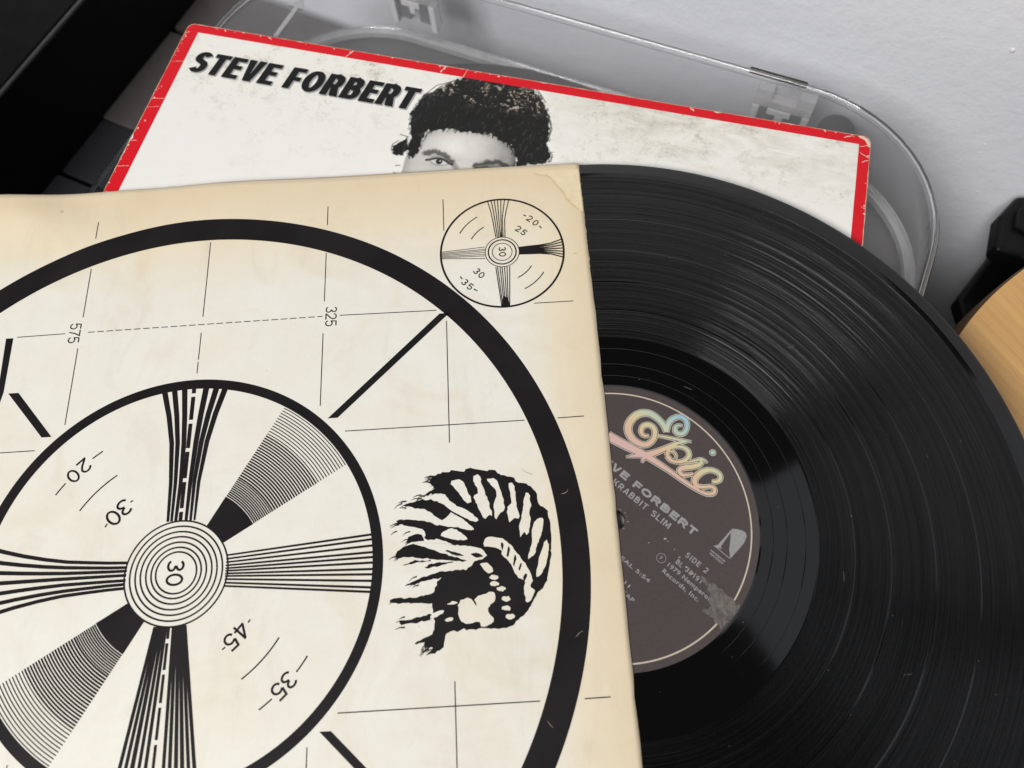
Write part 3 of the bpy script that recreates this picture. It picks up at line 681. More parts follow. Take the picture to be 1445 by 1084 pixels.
# portrait: a print made of tones on a fine grid
def seg_dist(P, poly, closed=True):
    d = np.full(P.shape[0], 1e9); inside = np.zeros(P.shape[0], bool); n = len(poly)
    for i in range(n if closed else n - 1):
        a = np.array(poly[i]); b_ = np.array(poly[(i + 1) % n]); ab = b_ - a
        t = np.clip(((P - a) @ ab) / (ab @ ab + 1e-12), 0, 1)
        d = np.minimum(d, np.linalg.norm(P - a - t[:, None] * ab, axis=1))
        if closed:
            c = ((a[1] > P[:, 1]) != (b_[1] > P[:, 1]))
            xx = (b_[0] - a[0]) * (P[:, 1] - a[1]) / (b_[1] - a[1] + 1e-12) + a[0]
            inside ^= c & (P[:, 0] < xx)
    return np.where(inside, -d, d)
rs = np.random.RandomState(5)
def vnoise(P, s, seed):
    r_ = np.random.RandomState(seed); G = r_.rand(400, 400)
    q = P / s + 150; i = np.floor(q).astype(int); f = q - i; f = f * f * (3 - 2 * f); i = i % 399
    a = G[i[:, 0], i[:, 1]]; b_ = G[i[:, 0] + 1, i[:, 1]]; c = G[i[:, 0], i[:, 1] + 1]; d = G[i[:, 0] + 1, i[:, 1] + 1]
    return (a * (1 - f[:, 0]) + b_ * f[:, 0]) * (1 - f[:, 1]) + (c * (1 - f[:, 0]) + d * f[:, 0]) * f[:, 1]
HAIR = [[-39.4, -32.2], [-39.9, -28.8], [-38.5, -22.6], [-37.4, -18.5], [-32.9, -14.0], [-26.9, -8.7], [-23.2, -5.4], [-16.8, -3.5], [-10.5, -3.3], [-3.1, -3.2], [3.7, -3.1], [8.3, -3.6], [13.0, -6.7], [16.6, -10.4], [19.1, -15.5], [21.4, -21.2], [22.3, -27.8], [22.9, -33.0], [26.3, -39.5], [25.2, -42.1], [17.8, -45.3], [11.9, -47.6], [11.2, -43.5], [9.5, -39.9], [7.2, -37.1], [2.4, -35.4], [-2.5, -33.5], [-8.0, -33.3], [-15.5, -34.6], [-20.0, -34.2], [-28.3, -36.7], [-30.2, -38.1], [-30.5, -41.9], [-30.9, -47.3], [-32.2, -53.2], [-34.4, -51.4], [-36.4, -48.5], [-36.3, -43.1], [-38.2, -37.4]]
CURL = [[-42.7, -49.9], [-42.1, -47.1], [-38.7, -43.6], [-38.2, -41.5], [-35.3, -48.3], [-36.8, -51.9], [-39.2, -53.1]]
FACE = [[-35.0, -62.6], [-35.6, -52.3], [-33.5, -47.9], [-31.3, -38.0], [-18.1, -33.1], [-1.6, -32.3], [10.3, -38.4], [12.2, -47.8], [9.2, -54.3], [-4.3, -64.8], [-25.0, -68.1]]
BROWS = [([[-27.7, -48.7], [-24.3, -47.1], [-20.2, -47.8], [-15.6, -50.9]], .75, .85, .9), ([[-4.9, -50.8], [-0.5, -47.8], [4.6, -46.7], [8.3, -48.3]], .7, .9, .8), ([[-15.6, -50.9], [-12.6, -53.8], [-11.3, -56.8]],.5,.55,1.2)]
STRANDS = [[[-42.9, -40.8], [-40.4, -41.6], [-37.4, -42.0]], [[-42.9, -49.9], [-43.2, -47.3], [-41.1, -44.8]], [[-42.5, -56.8], [-39.9, -58.2], [-36.9, -57.2]], [[-40.1, -61.1], [-37.8, -61.6], [-35.1, -61.3]], [[-38.2, -21.8], [-35.9, -17.8], [-32.1, -14.8]], [[-36.5, -17.6], [-32.9, -11.8], [-27.0, -8.4]], [[19.7, -18.1], [22.1, -21.7], [22.6, -27.7]], [[21.9, -21.8], [23.1, -24.9], [22.6, -30.4]], [[23.8, -35.5], [26.2, -38.2], [26.2, -41.5]], [[-34.7, -17.9], [-31.1, -12.1], [-25.1, -6.9]], [[8.7, -2.9], [13.0, -5.6], [17.3, -11.0]]]
EYES = [(-20.8, -52.0, 4.7, 1.75), (0.6, -51.9, 4.6, 1.5)]
FCX, FCY = -15.6, -42.7
PX0, PX1, PY0, PY1 = -46.0, 30.0, -70.0, -2.6
WEARLO = -21.0
gx = np.arange(PX0, PX1, 0.24); gy = np.arange(PY0, PY1, 0.24)
GX, GY = np.meshgrid(gx, gy); P = np.stack([GX.ravel(), GY.ravel()], 1)
sm = lambda e0, e1, x: (lambda t: t * t * (3 - 2 * t))(np.clip((x - e0) / (e1 - e0), 0, 1))
Pn = P + np.stack([vnoise(P, 1.3, 1) - .5, vnoise(P, 1.3, 2) - .5], 1) * 1.5 + np.stack([vnoise(P, 4, 3) - .5, vnoise(P, 4, 4) - .5], 1) * 1.2
tone = np.ones(len(P))
face = seg_dist(P, FACE)
ft = 0.78 - 0.42 * sm(FCX + 6, FCX + 27, P[:, 0]) - 0.14 * sm(FCX - 8, FCX - 18, P[:, 0]) + 0.07 * (vnoise(P, 5, 6) - .5) + 0.04 * (vnoise(P, .8, 16) - .5) - 0.20 * sm(-4.5, 0.3, face)
ft += 0.16 * np.exp(-((P[:, 0] - FCX + 1) ** 2 / 70 + (P[:, 1] - FCY) ** 2 / 22))
for (ex, ey, rx, ry) in EYES:                                # eye sockets in half tone
    ft -= 0.26 * np.exp(-((P[:, 0] - ex) ** 2 / 45 + (P[:, 1] - ey - 2.6) ** 2 / 4.0)) + 0.18 * np.exp(-((P[:, 0] - ex) ** 2 / 18 + (P[:, 1] - ey + 2.2) ** 2 / 3))
k = sm(0.5, -0.5, face); tone = tone * (1 - k) + ft * k
for pts, w, dark, soft in BROWS:
    d = seg_dist(Pn * .5 + P * .5, pts, closed=False) - w * (0.6 + 1.1 * vnoise(P * np.array([2.4, .9]), .8, 12))
    k = sm(soft * 1.3, -0.3, d) * dark; tone = tone * (1 - k) + 0.05 * k
for (ex, ey, rx, ry) in EYES:
    lid = ey + ry * (1 - ((P[:, 0] - ex) / rx) ** 2); low = ey - .9 * ry * (1 - ((P[:, 0] - ex) / rx) ** 2)
    ins = sm(-.15, .2, lid - P[:, 1]) * sm(-.15, .2, P[:, 1] - low) * sm(rx, rx - .4, np.abs(P[:, 0] - ex))
    tone = tone * (1 - .8 * ins) + .80 * .8 * ins
    q = np.hypot(P[:, 0] - ex, P[:, 1] - ey - .25); k = sm(1.65, 1.3, q) * ins; tone = tone * (1 - k) + .03 * k
    k = sm(.42, .2, np.hypot(P[:, 0] - ex - .4, P[:, 1] - ey - .65)) * ins; tone = tone * (1 - k) + .9 * k
    xs_ = np.linspace(-1.2, 1.25, 9)
    top = [(ex + rx * t, ey + ry * (1 - min(1, t * t)) * 1.05 - .5 * max(0, abs(t) - 1)) for t in xs_]
    k = sm(.85, .3, seg_dist(P, top, False)) * .97; tone = tone * (1 - k) + .04 * k
    crease = [(x_, y_ + 1.15) for x_, y_ in top[1:-1]]
    k = sm(.45, .08, seg_dist(P, crease, False)) * .5; tone = tone * (1 - k) + .2 * k
    lowl = [(ex + rx * t, ey - ry * (1 - t * t) * .95) for t in np.linspace(-.9, 1, 8)]
    k = sm(.5, .08, seg_dist(P, lowl, False)) * .55; tone = tone * (1 - k) + .15 * k
hair = np.minimum(seg_dist(Pn, HAIR), seg_dist(Pn, CURL))
k = sm(0.35, -0.45, hair)
ht = 0.006 + 0.03 * sm(.72, .95, vnoise(P * np.array([1.6, .5]), 1.0, 9))
tone = tone * (1 - k) + ht * k
rf = random.Random(21)
for q_ in range(150):
    i_ = rf.randrange(len(HAIR)); a_ = np.array(HAIR[i_]); b_ = np.array(HAIR[(i_ + 1) % len(HAIR)]); c_ = a_ + (b_ - a_) * rf.random()
    ctr = np.array([-8.0, -26.0]); out_ = c_ - ctr; out_ = out_ / np.linalg.norm(out_); tn = np.array([-out_[1], out_[0]]) * rf.choice((-1, 1))
    dd = out_ * .35 + tn * .9
    if c_[1] < -30 and -29 < c_[0] < 9: dd = np.array([rf.gauss(0, .3), -1.0])
    L_ = rf.uniform(.8, 2.2) * (.55 if c_[1] < -30 and -29 < c_[0] < 9 else 1)
    s0 = [tuple(c_ - out_ * .5), tuple(c_ + dd * L_ * .5), tuple(c_ + dd * L_ + np.array([0, -.25 * L_]))]
    kk = sm(.26, .05, seg_dist(P, s0, False)) * .8; tone = tone * (1 - kk) + .03 * kk
for pts in STRANDS:
    kk = sm(.40, .1, seg_dist(P, pts, False)) * .85; tone = tone * (1 - kk) + .1 * kk
wear = sm(0.2, -1.5, hair) * sm(WEARLO, WEARLO + 5, P[:, 1]) * sm(PY1 + 1.0, PY1 - 6, P[:, 1]) * 0.95
nx, ny = len(gx), len(gy)
keep = np.minimum(np.minimum(face, hair), 99) < 3.5
keep &= tone < 1.01
idx = np.arange(nx * ny).reshape(ny, nx)
F = []
for j in range(ny - 1):
    for i in range(nx - 1):
        q = (idx[j, i], idx[j, i + 1], idx[j + 1, i + 1], idx[j + 1, i])
        if keep[q[0]] or keep[q[2]]: F.append(tuple(int(a) for a in q))
used = sorted({a for q in F for a in q}); rm = {a: i for i, a in enumerate(used)}
po = mesh('portrait', [(P[a, 0], P[a, 1], JT + 0.04) for a in used], [tuple(rm[a] for a in q) for q in F], M_JTONE, jac)
for nm_, arr in (('tone', tone), ('wear', wear)):
    at = po.data.attributes.new(nm_, 'FLOAT', 'POINT')
    at.data.foreach_set('value', np.clip(arr[used], 0, 1).astype(np.float32))
# small black lettering that shows through the spindle hole
pr = Print(z=JT + 0.05)
pr.fill([(78, -186), (79.8, -188.2), (80.6, -187.6), (79.2, -185.4)]); pr.stroke([(77.6, -189.4), (81.2, -190.6)], .35); pr.fill([(78.4, -191.6), (80.6, -192.2), (80.2, -190.8), (78.2, -190.2)])
pr.build('back_lettering', M_TITLE, jac)

# ================================================================== RECORD
rec = empty('vinyl_record', (0, 0, -1.9))
tag(rec, 'black vinyl record half pulled out of its printed paper sleeve', 'vinyl record')
T0 = 1.9                                                      # playing surface = world z 0
m, nt, b = new_mat('vinyl')
v = coords(nt)
vm = N(nt, 'ShaderNodeVectorMath', _operation='MULTIPLY'); vm.inputs[1].default_value = (1000, 1000, 0); nt.links.new(v, vm.inputs[0])
ln = N(nt, 'ShaderNodeVectorMath', _operation='LENGTH'); nt.links.new(vm.outputs[0], ln.inputs[0])
r = ln.outputs['Value']
def band(r0, r1, s=0.15):
    return math_n(nt, 'MULTIPLY', ramp(nt, r, r0 - s, r0 + s), ramp(nt, r, r1 - s, r1 + s, 1, 0))
groove = band(70.2, 143.6, .2)
for g in (82.0, 94.2, 108.7, 123.2):
    groove = math_n(nt, 'MULTIPLY', groove, math_n(nt, 'SUBTRACT', 1.0, band(g - .35, g + .35, .12)))
cmb = nt.nodes.new('ShaderNodeCombineXYZ'); nt.links.new(r, cmb.inputs[0])
nr1 = N(nt, 'ShaderNodeTexNoise', Scale=1.5, Detail=7, Roughness=0.75); nt.links.new(cmb.outputs[0], nr1.inputs['Vector'])
nr2 = N(nt, 'ShaderNodeTexNoise', Scale=0.28, Detail=4, Roughness=0.6); nt.links.new(cmb.outputs[0], nr2.inputs['Vector'])
# angular drift so that the bands are not perfect circles of tone
sp = nt.nodes.new('ShaderNodeSeparateXYZ'); nt.links.new(v, sp.inputs[0])
an = math_n(nt, 'ARCTAN2', sp.outputs['Y'], sp.outputs['X'])
cmb2 = nt.nodes.new('ShaderNodeCombineXYZ'); nt.links.new(math_n(nt, 'MULTIPLY', r, 2.2), cmb2.inputs[0]); nt.links.new(math_n(nt, 'MULTIPLY', an, 3.0), cmb2.inputs[1])
nr3 = N(nt, 'ShaderNodeTexNoise', Scale=1.0, Detail=5, Roughness=0.7); nt.links.new(cmb2.outputs[0], nr3.inputs['Vector'])
sm_ = noise(nt, v, 16, 4, 0.6, 0.5)
rough = math_n(nt, 'ADD', math_n(nt, 'MULTIPLY', groove, ramp(nt, nr3.outputs['Fac'], 0.3, 0.7, 0.13, 0.20)), math_n(nt, 'MULTIPLY', math_n(nt, 'SUBTRACT', 1.0, groove), ramp(nt, sm_, .3, .7, 0.05, 0.085)))
nt.links.new(rough, b.inputs['Roughness'])
b.inputs['Base Color'].default_value = (0.0022, 0.0022, 0.0025, 1)
# tracks and quiet or loud turns reflect differently
bandv = math_n(nt, 'ADD', math_n(nt, 'MULTIPLY', nr1.outputs['Fac'], .55), math_n(nt, 'ADD', math_n(nt, 'MULTIPLY', nr2.outputs['Fac'], .3), math_n(nt, 'MULTIPLY', nr3.outputs['Fac'], .3)))
spv = math_n(nt, 'ADD', math_n(nt, 'MULTIPLY', groove, ramp(nt, bandv, .42, .74, -.34, .06)), .5)
nt.links.new(spv, b.inputs['Specular IOR Level'])
b.inputs['IOR'].default_value = 1.50
# every groove turn tilts the surface towards or away from the centre
def white1(mul, off):
    w = nt.nodes.new('ShaderNodeTexWhiteNoise'); w.noise_dimensions = '1D'
    nt.links.new(math_n(nt, 'FLOOR', math_n(nt, 'MULTIPLY_ADD', r, mul, off)), w.inputs['W'])
    return w.outputs['Value']
s1 = math_n(nt, 'MULTIPLY_ADD', white1(75.0, 3.0), 2.0, -1.0)
loud = ramp(nt, bandv, .40, .76, 0.40, 1.25)
slope = math_n(nt, 'MULTIPLY', math_n(nt, 'MULTIPLY', s1, math_n(nt, 'POWER', math_n(nt, 'ABSOLUTE', s1), 1.4)), loud)
slope = math_n(nt, 'MULTIPLY', math_n(nt, 'MULTIPLY', slope, groove), 0.95)
nv = N(nt, 'ShaderNodeVectorMath', _operation='NORMALIZE'); nt.links.new(vm.outputs[0], nv.inputs[0])
sc_ = N(nt, 'ShaderNodeVectorMath', _operation='SCALE'); nt.links.new(nv.outputs[0], sc_.inputs[0]); nt.links.new(slope, sc_.inputs['Scale'])
ge = nt.nodes.new('ShaderNodeNewGeometry')
ad = N(nt, 'ShaderNodeVectorMath', _operation='ADD'); nt.links.new(ge.outputs['Normal'], ad.inputs[0]); nt.links.new(sc_.outputs[0], ad.inputs[1])
nn_ = N(nt, 'ShaderNodeVectorMath', _operation='NORMALIZE'); nt.links.new(ad.outputs[0], nn_.inputs[0])
nt.links.new(nn_.outputs[0], b.inputs['Normal'])
M_VINYL = m
prof = [(3.6, T0 - 1.9), (3.6, T0 + .05), (4.2, T0 + .12), (49.9, T0 + .12), (50.6, T0 - 0.02), (52.2, T0 - .05)]
for g in (54.5, 59.2, 65.5): prof += [(g - .14, T0 - .05), (g, T0 - .075), (g + .14, T0 - .05)]
prof += [(69.6, T0 - .05), (70.2, T0)]
for g in (82.0, 94.2, 108.7, 123.2): prof += [(g - .34, T0), (g - .22, T0 - .02), (g + .22, T0 - .02), (g + .34, T0)]
prof += [(143.4, T0), (144.4, T0 + .10), (145.6, T0 + .24), (149.2, T0 + .24), (150.2, T0 + .02), (150.5, T0 - .35), (150.3, T0 - 1.0), (149.6, T0 - 1.35), (3.6, T0 - 1.35)]
mb = MB(); mb.lathe(prof, 256); vin = fix_normals(mb.build('disc', M_VINYL, rec, smooth=False))
for pg in vin.data.polygons: pg.use_smooth = True
vin.data.set_sharp_from_angle(angle=math.radians(3))

# label
m, nt, b = new_mat('label_paper')
v = coords(nt)
f = noise(nt, v, 900, 5, 0.7); g = noise(nt, v, 60, 4, 0.6)
c = mix(nt, ramp(nt, f, .25, .75), (0.060, 0.048, 0.047), (0.084, 0.067, 0.065))
c = mix(nt, ramp(nt, g, .4, .7, 0, .3), c, (0.080, 0.066, 0.066))
nt.links.new(c, b.inputs['Base Color']); b.inputs['Roughness'].default_value = 0.34
bump(nt, b, f, 0.06, 0.0002)
M_LABEL = m
mb = MB(); mb.lathe([(3.62, T0 + .13), (3.62, T0 + .20), (33.9, T0 + .20), (34.2, T0 + .14), (34.7, T0 + .14), (35.0, T0 + .20), (48.9, T0 + .20), (49.9, T0 + .14)], 160)
lab = mb.build('label', M_LABEL, rec)
fix_normals(lab)
for pg in lab.data.polygons: pg.use_smooth = True
lab.data.set_sharp_from_angle(angle=math.radians(4))
LZ = T0 + 0.23
pr = Print(z=LZ); pr.ring(0, 0, 46.85, 47.35, 240)
M_CREAM = plain('label_cream_ink', (0.56, 0.50, 0.40), 0.4, 0.06, 500)
pr.build('label_ring', M_CREAM, lab)
M_GREY = worn_ink('label_grey_ink', (0.30, 0.30, 0.30), (0.13, 0.115, 0.11), 0.66, 0.76)
th = math.radians(-45.0); LR = lambda p: np.array([p[0] * math.cos(th) - p[1] * math.sin(th), p[0] * math.sin(th) + p[1] * math.cos(th)])
WL = {'S': .95, 'T': .92, 'E': .88, 'V': 1.0, 'F': .84, 'O': 1.16, 'R': 1.0, 'B': 1.0}
pr = Print(z=LZ)
line_text(pr, 'STEVE FORBERT', -24.0, 24.0, 13.5, 2.75, .33, .28, WL, .17, tf=LR, space=.62)
pr.build('artist_lettering', M_GREY, lab)
WJ = {'J': .46, 'A': .62, 'C': .6, 'K': .62, 'R': .58, 'B': .58, 'I': .2, 'T': .56, 'S': .56, 'L': .48, 'M': .74}
pr = Print(z=LZ)
line_text(pr, 'JACKRABBIT SLIM', -15.8, 15.8, 9.6, 2.3, .20, .175, WJ, .15, tf=LR, space=.5)
pr.build('title_lettering', M_GREY, lab)
WS = {'S': .56, 'I': .2, 'D': .6, 'E': .5, '2': .54, 'B': .56, 'L': .46, '3': .54, '6': .54, '1': .44, '9': .54}
pr = Print(z=LZ)
line_text(pr, 'SIDE 2', 25.7, 34.6, 6.0, 1.95, .185, .17, WS, .2, tf=LR, space=.6)
line_text(pr, 'BL 36191', 24.6, 35.2, 2.05, 1.75, .185, .17, WS, .18, tf=LR, space=.5)
pr.build('side_lettering', M_GREY, lab)
def small_text(name, body, x0, x1, base, cap, off=0.0):
    cu = bpy.data.curves.new(name, 'FONT'); cu.body = body; cu.size = 1.0; cu.offset = 0.020 + off; cu.space_character = 1.12
    o = bpy.data.objects.new(name, cu); COL.objects.link(o)
    bpy.context.view_layer.update()
    me = bpy.data.meshes.new_from_object(o.evaluated_get(bpy.context.evaluated_depsgraph_get()))
    bpy.data.objects.remove(o); bpy.data.curves.remove(cu)
    xs = [q.co.x for q in me.vertices]; kx = (x1 - x0) / (max(xs) - min(xs)); mn = min(xs); ky = cap / 0.70
    for q in me.vertices:
        p = LR((x0 + (q.co.x - mn) * kx, base + q.co.y * ky)); q.co = (p[0] * MM, p[1] * MM, LZ * MM)
    me.materials.clear(); me.materials.append(M_GREY)
    o = bpy.data.objects.new(name, me); COL.objects.link(o); o.parent = lab
    fix_up(o); return o
def fix_up(o):
    bm = bmesh.new(); bm.from_mesh(o.data)
    for fc in bm.faces:
        fc.normal_update()
        if fc.normal.z < 0: fc.normal_flip()
    bm.to_mesh(o.data); bm.free()
small_text('copyright_lettering', '1979 Nemperor', 23.1, 41.0, -0.55, 1.5)
small_text('copyright_lettering', 'Records, Inc.', 23.0, 38.0, -3.3, 1.5)
small_text('song_lettering', 'REAL 5:54', 7.6, 21.8, -9.15, 1.3)
small_text('song_lettering', '11', 15.7, 17.8, -14.9, 1.25)
small_text('song_lettering', 'CAP', 16.6, 21.8, -17.7, 1.3)
pr = Print(z=LZ); cp = LR((20.1, .25)); pr.ring(cp[0], cp[1], 1.5, 1.66, 40)
draw_glyph(pr, 'P', .5, .15, .14, lambda q: LR((19.72 + q[0], -.4 + q[1])), 1.3)
pr.build('copyright_mark', M_GREY, lab)
# publisher's piano emblem
pr = Print(z=LZ)
pr.fill([(40.0, -5.7), (41.9, -6.0), (43.6, -6.7), (44.5, -7.5), (44.6, -8.7), (43.3, -10.9), (40.9, -13.1), (37.7, -15.8), (37.9, -12.6)])
pr.fill([(39.9, -5.9), (39.5, -6.9), (35.2, -11.5), (35.5, -12.3), (33.4, -11.8), (32.8, -11.1), (34.3, -10.9)])
pr.stroke([(33.2, -11.2), (37.5, -15.7)], .28); pr.stroke([(39.6, -6.4), (37.7, -15.6)], .2)
pr.build('piano_emblem', M_GREY, lab)
small_text('emblem_lettering', 'NEMPEROR', 31.2, 37.2, 13.2, .62, 0.02)
small_text('emblem_lettering', 'RECORDS', 31.6, 37.0, 12.2, .62, 0.02)
# flowing logo: cream outline, dark keyline, pastel fill
M_LCREAM = plain('logo_cream_ink', (0.72, 0.67, 0.56), 0.4, 0.04, 500)
M_LDARK = plain('logo_keyline_ink', (0.035, 0.028, 0.03), 0.4, 0.04, 500)
m, nt, b = new_mat('logo_pastel_ink')
v = coords(nt, rot=(0, 0, math.radians(-45)))
sp = nt.nodes.new('ShaderNodeSeparateXYZ'); nt.links.new(coords(nt, rot=(0, 0, math.radians(45))), sp.inputs[0])
cr_ = nt.nodes.new('ShaderNodeValToRGB'); e = cr_.color_ramp.elements
e[0].position = 0.0; e[0].color = (0.66, 0.44, 0.40, 1); e[1].position = 1.0; e[1].color = (0.32, 0.52, 0.60, 1)
for p_, c_ in ((0.3, (0.69, 0.49, 0.32, 1)), (0.5, (0.64, 0.57, 0.34, 1)), (0.72, (0.49, 0.58, 0.44, 1))):
    q = e.new(p_); q.color = c_
nt.links.new(ramp(nt, sp.outputs['Y'], 0.0245, 0.0455), cr_.inputs[0])
nt.links.new(cr_.outputs[0], b.inputs['Base Color']); b.inputs['Roughness'].default_value = 0.4
M_PASTEL = m
for nm_, mat_, dw, z_ in (('logo_outline', M_LCREAM, 0.66, 0.0), ('logo_keyline', M_LDARK, 0.26, 0.05), ('logo_fill', M_PASTEL, -0.16, 0.10)):
    pr = Print(z=LZ + z_)
    for st in LOGO:
        if len(st) == 5 and abs(st[0][0] - st[-1][0]) < .01:       # the dot of the i
            pr.fill([(37.8 + (.92 + dw * .5) * math.cos(a), 21.7 + (.92 + dw * .5) * math.sin(a)) for a in np.linspace(0, 2 * math.pi, 25)[:-1]]); continue
        pts = [(a, b_) for a, b_, w in st]
        # smooth the path
        Pp = [np.array(p) for p in pts]; Q = []; Wq = []
        for i in range(len(Pp) - 1):
            p0, p1, p2, p3 = Pp[max(i - 1, 0)], Pp[i], Pp[i + 1], Pp[min(i + 2, len(Pp) - 1)]
            for t in np.linspace(0, 1, 7)[:-1]:
                Q.append(0.5 * (2 * p1 + (p2 - p0) * t + (2 * p0 - 5 * p1 + 4 * p2 - p3) * t ** 2 + (3 * p1 - p0 - 3 * p2 + p3) * t ** 3))
                Wq.append(st[i][2] * (1 - t) + st[i + 1][2] * t)
        Q.append(Pp[-1]); Wq.append(st[-1][2])
        Wq = [max(0.05, w * 1.04 + dw) for w in Wq]
        pr.stroke(Q, Wq, step=5)
    pr.build(nm_, mat_, lab)
# torn, rubbed patch
m, nt, b = new_mat('rubbed_paper')
v = coords(nt, rot=(0, 0, math.radians(-45)), scale=(1.2, .5, 1)); f = noise(nt, v, 520, 7, .75, .6)
nt.links.new(mix(nt, ramp(nt, f, .38, .68), (0.07, 0.058, 0.056), (0.20, 0.185, 0.17)), b.inputs['Base Color']); b.inputs['Roughness'].default_value = .7
M_RUB = m
pr = Print(z=LZ + .012)
pr.fill(wobble([(28.2, -22.2), (31.0, -23.6), (33.4, -26.2), (36.0, -29.0), (38.2, -31.6), (36.6, -33.8), (33.0, -36.6), (30.6, -38.0), (29.4, -36.4), (27.2, -33.6), (26.6, -32.0), (28.4, -30.4), (29.2, -28.0), (28.6, -25.4)], .32, 5, .7))
pr.fill(wobble([(26.0, -21.2), (27.4, -20.8), (29.4, -22.8), (28.2, -24.0)], .2, 6, .5)); pr.fill(wobble([(25.4, -32.4), (26.6, -31.0), (27.2, -32.6)], .15, 6, .5))
pr.build('rubbed_patch', M_RUB, lab)
pr = Print(z=LZ + .014)
for (x, y, s) in ((16.6, -7.6, .55), (17.4, -8.6, .25), (19.3, -11.4, .3), (10.9, -8.6, .3), (20.6, -14.2, .45), (22.4, -17.6, .5), (24.0, -19.8, .6), (3.9, 2.2, .3), (4.5, -.9, .35), (2.8, -3.2, .3), (2.4, 3.6, .25), (4.4, 1.0, .2)):
    pr.fill(wobble([(x + s * math.cos(a), y + .6 * s * math.sin(a)) for a in np.linspace(0, 2 * math.pi, 8)[:-1]], .08 * s, int(x * 10), .3))
tag(pr.build('paper_chips', plain('chip', (0.34, 0.30, 0.27), .7, .2, 700), lab), kind='stuff')

# dust and lint on the vinyl
M_DUST = plain('dust', (0.30, 0.28, 0.25), 0.9, 0.3, 900)
mb = MB(); rd = random.Random(11)
for k in range(130):
    a = rd.uniform(-90, 92); rr_ = math.sqrt(rd.uniform(51 ** 2, 149 ** 2)); x, y = rr_ * math.cos(math.radians(a)), rr_ * math.sin(math.radians(a))
    s = rd.choice((.05, .06, .07, .08, .10, .14, .18 if rd.random() < .4 else .06)); h = s * 1.0; ph = rd.uniform(0, 6)
    vs = [(x + s * math.cos(ph + i * 1.2566) * rd.uniform(.6, 1.4), y + s * math.sin(ph + i * 1.2566) * rd.uniform(.6, 1.4), T0 + .02) for i in range(5)] + [(x, y, T0 + .02 + h)]
    mb.add(vs, [(i, (i + 1) % 5, 5) for i in range(5)])
for k in range(4):
    a = rd.uniform(-80, 80); rr_ = rd.uniform(52, 140); x, y = rr_ * math.cos(math.radians(a)), rr_ * math.sin(math.radians(a)); d = rd.uniform(0, 6); pts = []
    for i in range(8):
        pts.append((x, y)); d += rd.gauss(0, .5); x += .45 * math.cos(d); y += .45 * math.sin(d)
    n0 = []
    for i, (px_, py_) in enumerate(pts):
        q = pts[min(i + 1, 7)]; p_ = pts[max(i - 1, 0)]; t = np.array([q[0] - p_[0], q[1] - p_[1]]); t = t / np.linalg.norm(t)
        n0 += [(px_ - t[1] * .035, py_ + t[0] * .035, T0 + .06), (px_ + t[1] * .035, py_ - t[0] * .035, T0 + .06), (px_, py_, T0 + .12)]
    mb.add(n0, [(3 * i + j, 3 * i + (j + 1) % 3, 3 * i + 3 + (j + 1) % 3, 3 * i + 3 + j) for i in range(7) for j in range(3)])
tag(mb.build('dust', M_DUST, rec), kind='stuff')

# ================================================================== PRINTED PAPER SLEEVE
K = 0.991                                                     # print module: 1 unit of the printed grid in mm
SROT = Matrix.Rotation(math.radians(-0.481), 3, 'Z')
slv = empty('paper_sleeve', (-152.24, -7.77, -2.7), SROT)
tag(slv, 'yellowed paper inner sleeve printed with a black ring and dial', 'record sleeve')
ST = 3.3                                                      # top sheet, world z 0.6
X0, X1, Y0, Y1 = -154.4, 154.4, -147.5, 162.3                 # in grid units
def s_(a, b_, x): t = min(1, max(0, (x - a) / (b_ - a))); return t * t * (3 - 2 * t)
def H(x, y):
    """height of the top sheet above its plane: buckled along the top fold, slack at the left"""
    w = s_(126, 156, y)
    h = 2.1 * w * s_(-20, -75, x) * (0.5 + 0.5 * math.cos((x + 62 + (y - 140) * 1.5) / 11.0))
    h += 0.9 * w * math.exp(-((x + 10 - (y - 150) * 1.2) / 26.0) ** 2)
    h += 0.55 * w * (0.5 + 0.5 * math.sin(x / 17.0 + 1.3))
    h += 0.10 * math.exp(-((x - 148) / 9.0) ** 2)
    h -= 1.0 * s_(159.5, 162.3, y) + 1.6 * s_(-152.5, -154.4, x)
    return h
m, nt, b = new_mat('sleeve_paper')
v = coords(nt)
sp = nt.nodes.new('ShaderNodeSeparateXYZ'); nt.links.new(v, sp.inputs[0])
big = noise(nt, v, 14, 4, .6, .4); md = noise(nt, v, 60, 5, .6, .3); fn = noise(nt, v, 800, 5, .7)
ax = math_n(nt, 'ABSOLUTE', sp.outputs['X'])
ry_ = ramp(nt, sp.outputs['Y'], 0.108, 0.154); rx_ = ramp(nt, ax, 0.120, 0.154)
rad = math_n(nt, 'MAXIMUM', ry_, rx_)
rad = math_n(nt, 'ADD', rad, math_n(nt, 'MULTIPLY', math_n(nt, 'MULTIPLY', ry_, rx_), .3))
age = math_n(nt, 'ADD', rad, ramp(nt, big, .3, .7, -.16, .16))
c = mix(nt, ramp(nt, age, 0.0, .55), (0.830, 0.818, 0.750), (0.815, 0.725, 0.550))
c = mix(nt, ramp(nt, age, .55, 1.25), c, (0.735, 0.590, 0.385))
c = mix(nt, ramp(nt, md, .35, .75, 0, .22), c, (0.70, 0.60, 0.44))
c = mix(nt, ramp(nt, fn, .3, .7, 0, .06), c, (0.45, 0.38, 0.28))
st2 = noise(nt, v, 26, 6, .62, 1.2); c = mix(nt, ramp(nt, st2, .52, .74, 0, .30), c, (0.66, 0.53, 0.34))
lw = noise(nt, coords(nt, scale=(1, .25, 1), rot=(0, 0, .2)), 90, 6, .7, .8); c = mix(nt, ramp(nt, lw, .56, .76, 0, .16), c, (0.42, 0.37, 0.29))
